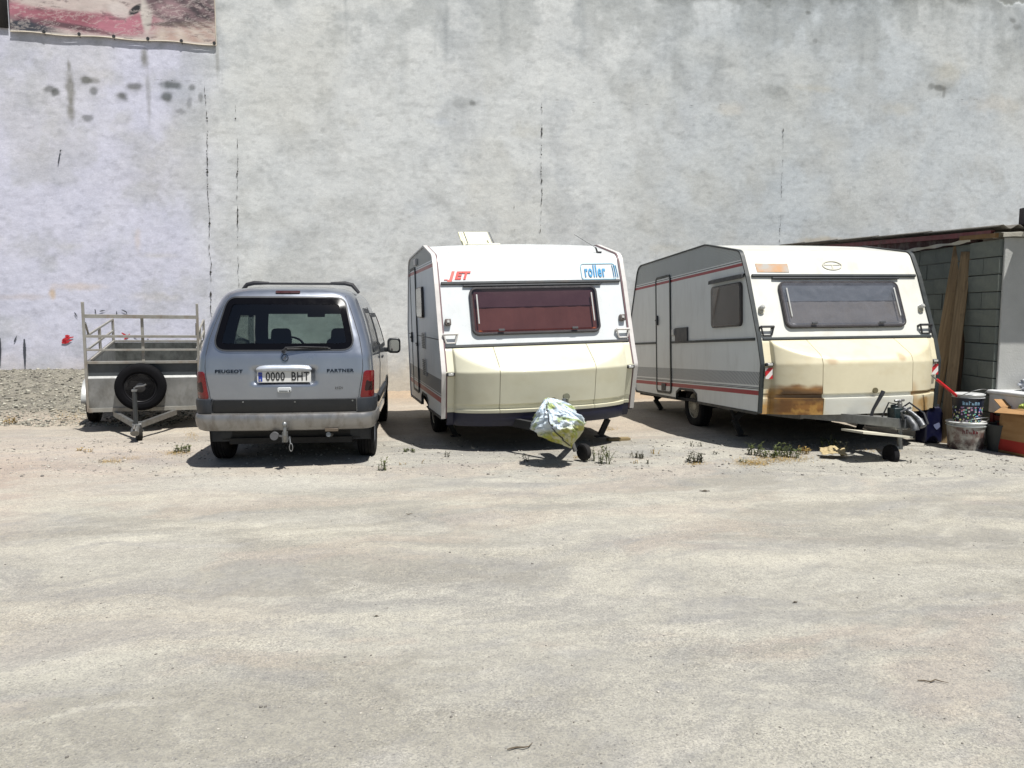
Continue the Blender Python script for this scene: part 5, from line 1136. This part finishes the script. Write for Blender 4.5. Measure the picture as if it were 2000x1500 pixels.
# ---- buckets
def bucket(p, r, h, label, lettering, kind):
    root = thing('paint_bucket', label, 'bucket', p, rad(20), 'paint buckets stacked by the shed'); k = Nodes('bucket print ' + kind)
    co = k.n('ShaderNodeTexCoord'); sp = k.n('ShaderNodeSeparateXYZ'); k.l(co.outputs['Object'], sp.inputs[0]); z = sp.outputs[2]
    if kind == 'dark':
        v = k.voro(38, out='Color'); dv = k.voro(38); m = k.math('MULTIPLY', k.ramp(dv, .38, .46, 1, 0), k.math('LESS_THAN', z, h * .56)); base = k.mix(k.math('MULTIPLY', m, .85), col(26, 34, 52), k.mix(.35, v, (.5, .5, .5, 1)))
        ang = k.math('GREATER_THAN', sp.outputs[0], r * .62); base = k.mix(ang, base, col(216, 156, 30)); band = k.math('GREATER_THAN', z, h * .88); base = k.mix(band, base, col(196, 198, 196))
    else:
        base = k.mix(k.ramp(k.noise(9, 5), .45, .6), col(186, 182, 172), col(120, 96, 88)); low = k.ramp(z, h * .5, h * .2); base = k.mix(k.math('MULTIPLY', low, k.ramp(k.noise(14, 4), .4, .6)), base, col(70, 52, 50)); band = k.math('GREATER_THAN', z, h * .84); base = k.mix(band, base, col(200, 204, 202))
        ang = k.math('GREATER_THAN', sp.outputs[0], r * .55); base = k.mix(ang, base, col(44, 48, 46))
    k.set(Base_Color=base, Roughness=.4)
    b_ = MB(); b_.lathe([(0, 0.001), (0, r * .86), (.01, r * .875), (h * .86, r * .97), (h * .87, r * 1.03), (h * .885, r * 1.03), (h * .89, r * .98), (h * .985, r), (h, r * 1.02), (h, r * .97), (h * .4, r * .9)], 40, 'z'); b_.build('bucket_body', k.m, root)
    lidm = simple('bucket rim white', col(214, 216, 214), .4, dirt=col(110, 108, 100), dirt_amt=.6, dscale=14)
    b_ = MB(); n = 40; b_.lathe([(h * .965, r * 1.035), (h * 1.0, r * 1.045), (h * 1.015, r * 1.02), (h * 1.01, r * .93)], 40, 'z'); b_.build('rim', lidm, root)
    b_ = MB(); b_.tube([(r * 1.03 * math.cos(t), r * 1.03 * math.sin(t) - .01, h * .9 - .10 * math.sin(t)) for t in np.linspace(math.pi, 2 * math.pi, 17)], .004, 6); b_.build('bail_handle', M['steel'], root)
    if lettering:
        n_, sz, z0, mat = lettering; b0 = MB(); rr_ = random.Random(n_)
        for q_ in range(n_):
            x_ = (q_ - n_ / 2) * sz * .62; hh = sz * rr_.uniform(.5, .95); b0.bb(x_, x_ + sz * .16, 0, hh, 0, .002); b0.bb(x_, x_ + sz * .42, hh * rr_.choice((0, .45, .8)), hh * rr_.choice((0, .45, .8)) + sz * .16, 0, .002)
            if rr_.random() > .4: b0.bb(x_ + sz * .30, x_ + sz * .44, 0, hh * .8, 0, .002)
        v, f_ = b0.v, b0.f; b_ = MB(); out = []
        for q in v:
            q = Vector(q); th = -math.pi / 2 - rad(20) - .28 + q[0] / (r * .97); rr = r * (.875 + .10 * (z0 + q[1]) / h) + .003 + q[2]; out.append((rr * math.cos(th), rr * math.sin(th), z0 + q[1]))
        b_.add(out, f_); b_.build('printed_mark', mat, root, smooth=False)
    return root
pb = on_ground(1895, 880); pb.y += .17; pb.x = 5.22
bz0 = gz(pb.x, pb.y)
bucket((pb.x, pb.y, bz0), .205, .31, 'dirty white paint bucket with worn brown print, at the bottom of the two', (5, .055, .19, simple('brown ink', col(110, 40, 44), .5)), 'white')
bucket((pb.x + .01, pb.y + .01, bz0 + .312), .165, .315, 'dark bucket with coloured dots and a yellow stripe, on top of the other', (6, .05, .20, simple('pale blue ink', col(150, 190, 215), .5)), 'dark')
# red-handled pole in the top bucket
b_ = MB(); a = at(1871, 775, 8.72); b = at(1829, 741, 8.66); b_.tube([a + (a - b) * .25, b], .016, 10); o = b_.build('pole', simple('red pole paint', col(206, 24, 30), .4), None); tag(o, 'red pole sticking out of the top bucket towards the caravan', 'pole')
b_ = MB(); b_.tube([b, b + (b - a) * .22], .010, 8); b_.build('metal_tip', M['steel'], o)
# dark tub behind the buckets
b_ = MB(); r, h = .155, .30; b_.lathe([(0, .001), (0, r * .8), (h * .95, r), (h, r * 1.06), (h * 1.02, r * 1.04), (h * .98, r * .94), (h * .2, r * .78)], 32, 'z'); o = b_.build('tub', simple('black tub plastic', (.03, .033, .032, 1), .55, dirt=col(90, 92, 90), dirt_amt=.3), None); o.location = (5.52, 8.58, gz(5.5, 8.6)); tag(o, 'black plastic tub between the buckets and the cardboard box', 'tub')
# cardboard box with rubbish
def cardboard_box():
    p = on_ground(1975, 892); root = thing('cardboard_box', 'open brown cardboard box with a red band, full of rubbish', 'box', (5.78, 8.38, gz(5.78, 8.4)), rad(14)); w, d, h = .62, .36, .50
    k = Nodes('corrugated board'); co = k.n('ShaderNodeTexCoord'); sp = k.n('ShaderNodeSeparateXYZ'); k.l(co.outputs['Object'], sp.inputs[0]); z = sp.outputs[2]
    base = k.mix(k.ramp(k.noise(3, 6, .6, stretch=(1, 1, 5)), .3, .7), col(158, 118, 74), col(182, 142, 94)); m = k.math('MULTIPLY', k.math('GREATER_THAN', z, .03), k.math('LESS_THAN', z, .155)); base = k.mix(m, base, col(176, 48, 36)); k.set(Base_Color=base, Roughness=.85); k.bump(k.noise(8, 4), .3, .01)
    pts = [(-w / 2, -d / 2), (w / 2, -d / 2), (w / 2, d / 2), (-w / 2, d / 2)]
    for i in range(4):
        a = pts[i]; b = pts[(i + 1) % 4]; b_ = MB(); rows = []
        for zz in np.linspace(0, h, 7): rows.append([(a[0] + (b[0] - a[0]) * t, a[1] + (b[1] - a[1]) * t + (.008 * math.sin(zz * 9 + t * 5)) * (1 if i % 2 == 0 else 0), zz + (.018 * math.sin(t * 7 + i) if zz > h - .01 else 0)) for t in np.linspace(0, 1, 9)])
        b_.grid(rows); o = b_.build('box_side', k.m, root); md = o.modifiers.new('t', 'SOLIDIFY'); md.thickness = .006
    b_ = MB(); b_.bb(-w / 2, w / 2, -d / 2, d / 2, .0, .006); b_.build('box_base', k.m, root, smooth=False)
    for (a, b, dz, nx, ny) in (((-w / 2, -d / 2), (-w / 2, d / 2), -.05, -.09, 0), ((-w / 2, d / 2), (w / 2, d / 2), .06, 0, .10)):
        b_ = MB(); b_.add([(a[0], a[1], h), (b[0], b[1], h), (b[0] + nx, b[1] + ny, h + dz), (a[0] + nx, a[1] + ny, h + dz + .02)], [(0, 1, 2, 3)]); o = b_.build('box_flap', k.m, root, smooth=False); md = o.modifiers.new('t', 'SOLIDIFY'); md.thickness = .006
    b_ = MB(); b_.bb(.02, .22, -d / 2 - .006, -d / 2 - .003, .07, .22); b_.build('paper_label', simple('paper label', col(196, 194, 184), .7), root, smooth=False)
    return root
cardboard_box()
def crumple(name, c, size, label, cat, mats, seed, squash=(1, 1, 1), rot=0):
    n, m = 40, 56; Th, Ph = np.meshgrid(np.linspace(0, 2 * np.pi, m), np.linspace(0, np.pi, n)); x = np.cos(Th) * np.sin(Ph); y = np.sin(Th) * np.sin(Ph); z = np.cos(Ph)
    f = 1 - np.abs(fbm(x * 2.5 + z * 2 + 7, y * 2.5 + z + 9, seed, 4, .6) * 2 - 1); k_ = .55 + .5 * f ** 2; k_[:, -1] = k_[:, 0]
    o = np_grid(name, x * k_ * size * squash[0], y * k_ * size * squash[1], z * k_ * size * squash[2], mats); o.location = c; o.rotation_euler = (0, 0, rot); tag(o, label, cat); return o
poly = Nodes('thin white polythene'); poly.set(Base_Color=col(214, 218, 224), Roughness=.3, Coat_Weight=.3, Alpha=.85); poly.bump(poly.noise(30, 6, .7, dist=1), .8, .02)
limp = Nodes('lime plastic'); limp.set(Base_Color=poly.mix(.5, col(200, 216, 110), col(222, 230, 160)) if False else col(200, 216, 110), Roughness=.35); limp.bump(limp.noise(24, 5, .7), .8, .02)
silv = Nodes('foil wrapper'); silv.set(Base_Color=silv.mix(silv.ramp(silv.noise(12, 4), .45, .6), col(200, 196, 204), col(120, 96, 122)), Roughness=.25, Metallic=.4); silv.bump(silv.noise(26, 6, .7), .9, .02)
crumple('wrapper', (5.66, 8.32, .515), .10, 'lime green plastic wrapper lying on top of the open cardboard box', 'wrapper', limp.m, 801, (1.3, .8, .7))
crumple('wrapper', (5.86, 8.36, .51), .12, 'silvery foil wrapper in the cardboard box at the right edge', 'wrapper', silv.m, 811, (1.2, .9, .7))
# polystyrene box behind on a dark red crate
b_ = MB(); b_.bb(-.40, .40, -.26, .26, .0, .22); b_.bb(-.42, .42, -.28, .28, .215, .26); o = b_.build('foam_box', simple('white foam', col(226, 227, 226), .8, bump=.3), None, bevel=.015); o.location = (5.86, 8.86 - .36 + .18, .40); o.location = (5.95, 8.66, .41); o.rotation_euler = (0, 0, rad(16)); tag(o, 'white polystyrene box with a lid behind the cardboard box', 'box')
crumple('plastic_bag', (5.93, 8.62, .735), .155, 'clear crumpled plastic bag lying on the polystyrene box', 'bag', poly.m, 821, (1.4, .9, .62))
def crate():
    root = thing('crate', 'dark red plastic crate under the polystyrene box', 'crate', (5.93, 8.66, gz(5.9, 8.7)), rad(16)); m = simple('dark red crate plastic', col(104, 26, 36), .5)
    for kz in range(5):
        for (x0, x1, y0, y1) in ((-.34, .34, -.24, -.225), (-.34, .34, .225, .24), (-.34, -.325, -.22, .22), (.325, .34, -.22, .22)):
            b_ = MB(); b_.bb(x0, x1, y0, y1, .01 + kz * .078, .065 + kz * .078); b_.build('slat', m, root, smooth=False)
    for sx in (-1, 1):
        for sy in (-1, 1): b_ = MB(); b_.box((sx * .33, sy * .23, .2), (.04, .04, .40)); b_.build('corner_post', m, root, smooth=False)
crate()
# blue canister in the shade
def canister():
    root = thing('canister', 'dark blue plastic canister standing in the shade beside the planks', 'canister', (5.03, 9.18, gz(5.0, 9.2)), rad(12)); m = simple('navy plastic', col(5, 9, 46), .45)
    b_ = MB(); b_.prism(rpoly([(-.12, 0), (.12, 0), (.12, .36), (.07, .44), (-.07, .44), (-.12, .38)], .03), lambda a, b: (a, -.09, b), lambda a, b: (a, .09, b)); b_.build('canister_body', m, root, bevel=.02)
    b_ = MB(); b_.tube([(-.07, 0, .43), (-.05, 0, .50), (.04, 0, .50), (.06, 0, .43)], .015, 8); b_.build('handle', m, root)
    b_ = MB(); b_.tube([(.085, 0, .40), (.10, 0, .46)], .03, 14); b_.build('cap', M['dark'], root)
    b_ = MB(); b_.prism(rpoly([(-.05, .22), (.03, .25), (.05, .20), (0, .16), (-.03, .19)], .01), lambda a, b: (a + .03, -.0915, b), lambda a, b: (a + .03, -.094, b)); b_.build('printed_mark', simple('pale print', col(120, 128, 160), .6), root, smooth=False)
canister()
# ================================================================== SMALL THINGS ON THE GROUND
# timber block under the steady of the first caravan
b_ = MB(); b_.bb(-.14, .14, -.05, .05, 0, .035); o = b_.build('timber_block', simple('weathered timber', col(140, 122, 86), .85, bump=.5), None, bevel=.004); p = on_ground(1208, 859); o.location = (p.x, p.y, gz(p.x, p.y)); o.rotation_euler = (0, 0, rad(12)); tag(o, 'short weathered timber block under the right front leg of the white caravan', 'timber block')
# crumpled paper sack
def sack():
    p = on_ground(1628, 893); n, m = 26, 34; A, B = np.meshgrid(np.linspace(-.13, .13, m), np.linspace(-.10, .10, n)); f = fbm(A * 12 + 4, B * 14, 901, 4, .6); Z = .012 + .05 * f + .05 * sstep(.0, .1, B) + .03 * (1 - np.abs(A) / .13) * (f > .4); edge = (fbm(A * 30, B * 0, 911, 2) - .5) * .05
    k = Nodes('sun-bleached sack paper'); k.set(Base_Color=k.mix(k.ramp(k.noise(9, 5), .3, .7), col(176, 156, 112), col(200, 182, 140)), Roughness=.8); k.bump(k.noise(25, 5, .6), .6, .01)
    o = np_grid('paper_sack', A + (fbm(B * 20, A * 0, 921, 2) - .5) * .04, B + edge, Z, k.m); md = o.modifiers.new('t', 'SOLIDIFY'); md.thickness = .003; o.location = (p.x, p.y, gz(p.x, p.y)); o.rotation_euler = (0, 0, rad(-15)); tag(o, 'crumpled tan paper sack lying on the ground in front of the stained caravan', 'paper sack')
sack()
# weeds
leafm = {}
for nm, cc in (('green', (84, 92, 52)), ('dry', (158, 132, 76)), ('dark', (66, 66, 46))):
    k = Nodes(nm + ' weed leaf'); k.set(Base_Color=k.mix(k.ramp(k.noise(14, 3), .3, .7), col(*cc, .8), col(*cc, 1.35)), Roughness=.7, Specular_IOR_Level=.2); leafm[nm] = k.m
def weed_mesh(h, stems, leaves, r, lw, spread=.5):
    b_ = MB()
    for s_ in range(stems):
        a = r.uniform(0, 6.28); tl = r.uniform(.1, spread); hh = h * r.uniform(.55, 1); base = Vector((r.uniform(-.02, .02) * stems ** .5, r.uniform(-.02, .02) * stems ** .5, -.01)); pts = []
        for i in range(5): t = i / 4; pts.append(base + Vector((math.cos(a) * tl * hh * t * t, math.sin(a) * tl * hh * t * t, hh * t)))
        b_.tube(pts, [.004, .0034, .003, .0024, .0014], 4)
        for l_ in range(leaves):
            t = r.uniform(.2, 1); i = min(3, int(t * 4)); p = pts[i].lerp(pts[i + 1], t * 4 - i); aa = r.uniform(0, 6.28); d = Vector((math.cos(aa), math.sin(aa), r.uniform(.0, .9))).normalized(); L_ = lw * r.uniform(.7, 1.5); sd = d.cross(Vector((0, 0, 1))).normalized() * L_ * .24
            b_.add([p, p + d * L_ * .5 + sd, p + d * L_ + Vector((0, 0, -.004)), p + d * L_ * .5 - sd], [(0, 1, 2, 3)])
    return b_
WEEDS = [  # px, py, height m, stems, leaves, kind, label
 (746, 918, .13, 4, 7, 'green', 'lone green weed on the gravel below the gap right of the van'),
 (359, 882, .10, 9, 8, 'green', 'low green weed by the shadow edge left of the van'),
 (800, 882, .05, 8, 9, 'green', 'flat green weed at the left end of the white caravan shadow'),
 (873, 892, .09, 2, 5, 'dark', 'small dark weed stalk below the left front corner of the white caravan'),
 (826, 905, .06, 1, 3, 'dry', 'tiny dry stalk left below the white caravan'),
 (1025, 902, .09, 2, 4, 'dark', 'thin dark weed stalk left of the plastic bag shadow'),
 (1152, 900, .17, 5, 7, 'green', 'leafy weed touching the small wheel beside the plastic bag'),
 (1181, 905, .20, 6, 9, 'green', 'taller green weed just right of the small wheel and bag'),
 (1243, 893, .08, 5, 9, 'dark', 'dark bushy weed between the two caravans, left of its pair'),
 (1256, 896, .07, 3, 6, 'dark', 'small dark weed close to the bushy one between the caravans'),
 (1279, 886, .08, 3, 3, 'dry', 'sparse dry weed behind the dark pair between the caravans'),
 (1240, 905, .05, 2, 2, 'dry', 'short dry stalk in front of the dark weed pair'),
 (1264, 906, .06, 2, 3, 'dark', 'short stalk in front of and right of the dark weed pair'),
 (1357, 903, .13, 9, 9, 'dark', 'brown green weed bush in front of the stained caravan wheel'),
 (1352, 872, .07, 2, 3, 'dark', 'thin weed stalk at the shadow edge of the stained caravan, left one'),
 (1368, 873, .07, 2, 4, 'dark', 'thin weed stalk at the shadow edge of the stained caravan, right one'),
 (1400, 887, .06, 2, 5, 'dark', 'small forked weed midway below the stained caravan side'),
 (1476, 888, .16, 8, 9, 'green', 'green weed at the left corner of the stained caravan front'),
 (1502, 893, .12, 9, 9, 'green', 'green weed second from the left under the stained locker'),
 (1525, 890, .15, 9, 9, 'green', 'thick green weed in the middle of the row under the stained locker'),
 (1545, 893, .12, 8, 8, 'green', 'green weed right of the thick one under the stained locker'),
 (1570, 886, .10, 6, 6, 'dry', 'dry weed at the right end of the row under the stained locker'),
 (1615, 880, .20, 5, 9, 'green', 'tall weed rising behind the tan paper sack'),
 (1640, 884, .16, 5, 7, 'dark', 'dark weed right behind the tan paper sack'),
 (1447, 903, .05, 4, 5, 'green', 'flat weed at the left end of the dry straw'),
 (1782, 905, .05, 2, 3, 'dark', 'tiny weed in front of the stained caravan coupling'),
 (155, 880, .05, 3, 4, 'dry', 'tiny dry weed left of the trailer shadow, left one'),
 (176, 882, .05, 3, 4, 'dry', 'tiny dry weed left of the trailer shadow, right one'),
 (22, 828, .12, 8, 7, 'dry', 'brown weed tuft at the foot of the gravel mound'),
 (787, 908, .04, 2, 3, 'dry', 'tiny dry weed right of the lone green weed'),
]
for i, (px, py, h, st_, lv, kd, lab) in enumerate(WEEDS):
    r = random.Random(100 + i); p = on_ground(px, py, .0); z = gz(p.x, p.y); p = on_ground(px, py, z)
    o = weed_mesh(h, int(st_ * 1.7), lv, r, .032 if h > .08 else .022).build('weed', leafm[kd], None, smooth=False, recalc=False); o.location = (p.x, p.y, gz(p.x, p.y)); tag(o, lab, 'weed', 'weeds growing on the gravel')
# dry straw and thin growth, uncountable
def scatter_blades(name, patches, mat, seed):
    r = random.Random(seed); b_ = MB()
    for (px, py, rx, ry, n, h) in patches:
        for i in range(n):
            x = px + r.gauss(0, rx / 2); y = py + r.gauss(0, ry / 2); p = on_ground(x, min(1490, max(640, y))); z = gz(p.x, p.y); p = on_ground(x, y, z); a = r.uniform(0, 6.28); L_ = h * r.uniform(.5, 1.4); d = Vector((math.cos(a), math.sin(a), r.uniform(.05, .8))) * L_; s = Vector((-math.sin(a), math.cos(a), 0)) * .0022
            q = Vector((p.x, p.y, z)); b_.add([q - s, q + s, q + d], [(0, 1, 2)])
    o = b_.build(name, mat, None, smooth=False, recalc=False); o['kind'] = 'stuff'; return o
straw = scatter_blades('dry_straw', [(1470, 905, 40, 6, 900, .03), (1520, 897, 70, 8, 900, .035), (1360, 905, 20, 5, 200, .03), (215, 902, 26, 4, 300, .022), (250, 896, 40, 5, 200, .02), (345, 885, 26, 5, 300, .03), (375, 850, 14, 10, 150, .03), (140, 815, 40, 14, 300, .04), (1190, 838, 14, 4, 120, .04), (1700, 880, 60, 6, 200, .03), (1130, 893, 12, 3, 80, .03)], leafm['dry'], 5)
straw['label'] = 'dry straw scattered around the weeds'
# pebbles and grit
def pebbles():
    r = random.Random(9); bm_v = []; bm_f = []; t = (1 + 5 ** .5) / 2
    iv = [(-1, t, 0), (1, t, 0), (-1, -t, 0), (1, -t, 0), (0, -1, t), (0, 1, t), (0, -1, -t), (0, 1, -t), (t, 0, -1), (t, 0, 1), (-t, 0, -1), (-t, 0, 1)]
    fi = [(0, 11, 5), (0, 5, 1), (0, 1, 7), (0, 7, 10), (0, 10, 11), (1, 5, 9), (5, 11, 4), (11, 10, 2), (10, 7, 6), (7, 1, 8), (3, 9, 4), (3, 4, 2), (3, 2, 6), (3, 6, 8), (3, 8, 9), (4, 9, 5), (2, 4, 11), (6, 2, 10), (8, 6, 7), (9, 8, 1)]
    iv = np.array(iv) / math.sqrt(1 + t * t); rs = np.random.RandomState(4)
    def batch(name, n, gen, smin, smax, mat, lab):
        V = []; Fc = []
        pos = gen(n); Z = gz_np(pos[:, :1], pos[:, 1:2])[:, 0]
        for i in range(n):
            s = smin * (smax / smin) ** (rs.rand() ** 2.6); sc = np.array([s * rs.uniform(.7, 1.3), s * rs.uniform(.7, 1.3), s * rs.uniform(.4, .8)]); a = rs.rand() * 6.28; v = iv * rs.uniform(.75, 1.15, (12, 1)) * sc; c, s_ = math.cos(a), math.sin(a)
            v = np.stack([v[:, 0] * c - v[:, 1] * s_, v[:, 0] * s_ + v[:, 1] * c, v[:, 2]], 1) + [pos[i, 0], pos[i, 1], Z[i] + sc[2] * .35]; V.append(v); Fc.append(np.array(fi) + i * 12)
        V = np.concatenate(V); Fc = np.concatenate(Fc); me = bpy.data.meshes.new(name); me.vertices.add(len(V)); me.vertices.foreach_set('co', V.astype(np.float32).ravel()); me.loops.add(Fc.size); me.loops.foreach_set('vertex_index', Fc.astype(np.int32).ravel()); me.polygons.add(len(Fc)); me.polygons.foreach_set('loop_start', (np.arange(len(Fc)) * 3).astype(np.int32)); me.update(calc_edges=True); me.materials.append(mat)
        o = bpy.data.objects.new(name, me); scn.collection.objects.link(o); o['kind'] = 'stuff'; o['label'] = lab
    def stone_mat(nm, a, b):
        k = Nodes(nm); g = k.n('ShaderNodeNewGeometry'); k.set(Base_Color=k.mix(k.ramp(g.outputs['Random Per Island'], .1, .9), a, b), Roughness=.9); return k.m
    sm = stone_mat('grit', col(110, 106, 100), col(196, 190, 178))
    def g1(n): y = 2.1 + 11 * rs.rand(n) ** 1.3; x = (rs.rand(n) - .5) * 1.5 * y; return np.stack([x, y], 1)
    def g2(n): y = 7.2 + 2.2 * rs.rand(n); x = (rs.rand(n) - .5) * 14; return np.stack([x, y], 1)
    def g3(n):
        x = -9.5 + 4.8 * rs.rand(n); y = 10.4 + 3.2 * rs.rand(n); return np.stack([x, y], 1)
    batch('pebbles', 5000, g1, .0014, .0075, sm, 'small pebbles scattered over the bare ground')
    batch('pebbles', 5200, g2, .004, .018, sm, 'grit along the row of parked vehicles')
    batch('gravel', 7500, g3, .008, .030, stone_mat('mound gravel', col(84, 82, 74), col(184, 180, 164)), 'loose gravel on the mound left of the trailer')
pebbles()
# bits of debris one can pick out
def debris(px, py, L_, label, cat, kind='twig', seed=0):
    r = random.Random(seed); p = on_ground(px, py); z = gz(p.x, p.y); b_ = MB()
    if kind == 'twig':
        pts = [(-L_ / 2 + L_ * i / 5, r.uniform(-.012, .012), .006 + r.uniform(0, .006)) for i in range(6)]; b_.tube(pts, [.002, .003, .003, .0028, .002, .001], 5); m = simple('twig brown', col(96, 84, 66), .9) if 'twig brown' not in bpy.data.materials else bpy.data.materials['twig brown']; o = b_.build('twig', m, None)
    else:
        n = 7; b_.grid([[(L_ * (i / n - .5), (j / 3 - .5) * L_ * .4 * math.sin(math.pi * (i + .5) / (n + 1)), .003 + L_ * .06 * (1 + math.sin(i * 1.3 + j))) for j in range(4)] for i in range(n + 1)]); m = simple('dead leaf', col(84, 76, 62), .9) if 'dead leaf' not in bpy.data.materials else bpy.data.materials['dead leaf']; o = b_.build('dead_leaf', m, None)
    o.location = (p.x, p.y, z); o.rotation_euler = (0, 0, r.uniform(-.4, .4)); tag(o, label, cat)
debris(1376, 960, .09, 'dark curled leaf on the ground below the gap between the caravans', 'leaf', 'leaf', 1)
debris(1553, 1175, .035, 'small dark leaf in the middle right of the bare ground', 'leaf', 'leaf', 2)
debris(1016, 1457, .10, 'thin twig near the bottom centre of the ground', 'twig', 'twig', 3)
debris(1822, 1333, .12, 'thin bent twig in the lower right of the ground', 'twig', 'twig', 4)
debris(735, 1205, .03, 'tiny dark leaf in the left middle of the bare ground', 'leaf', 'leaf', 5)
debris(800, 1005, .05, 'little twig in front of the van to the right', 'twig', 'twig', 6)
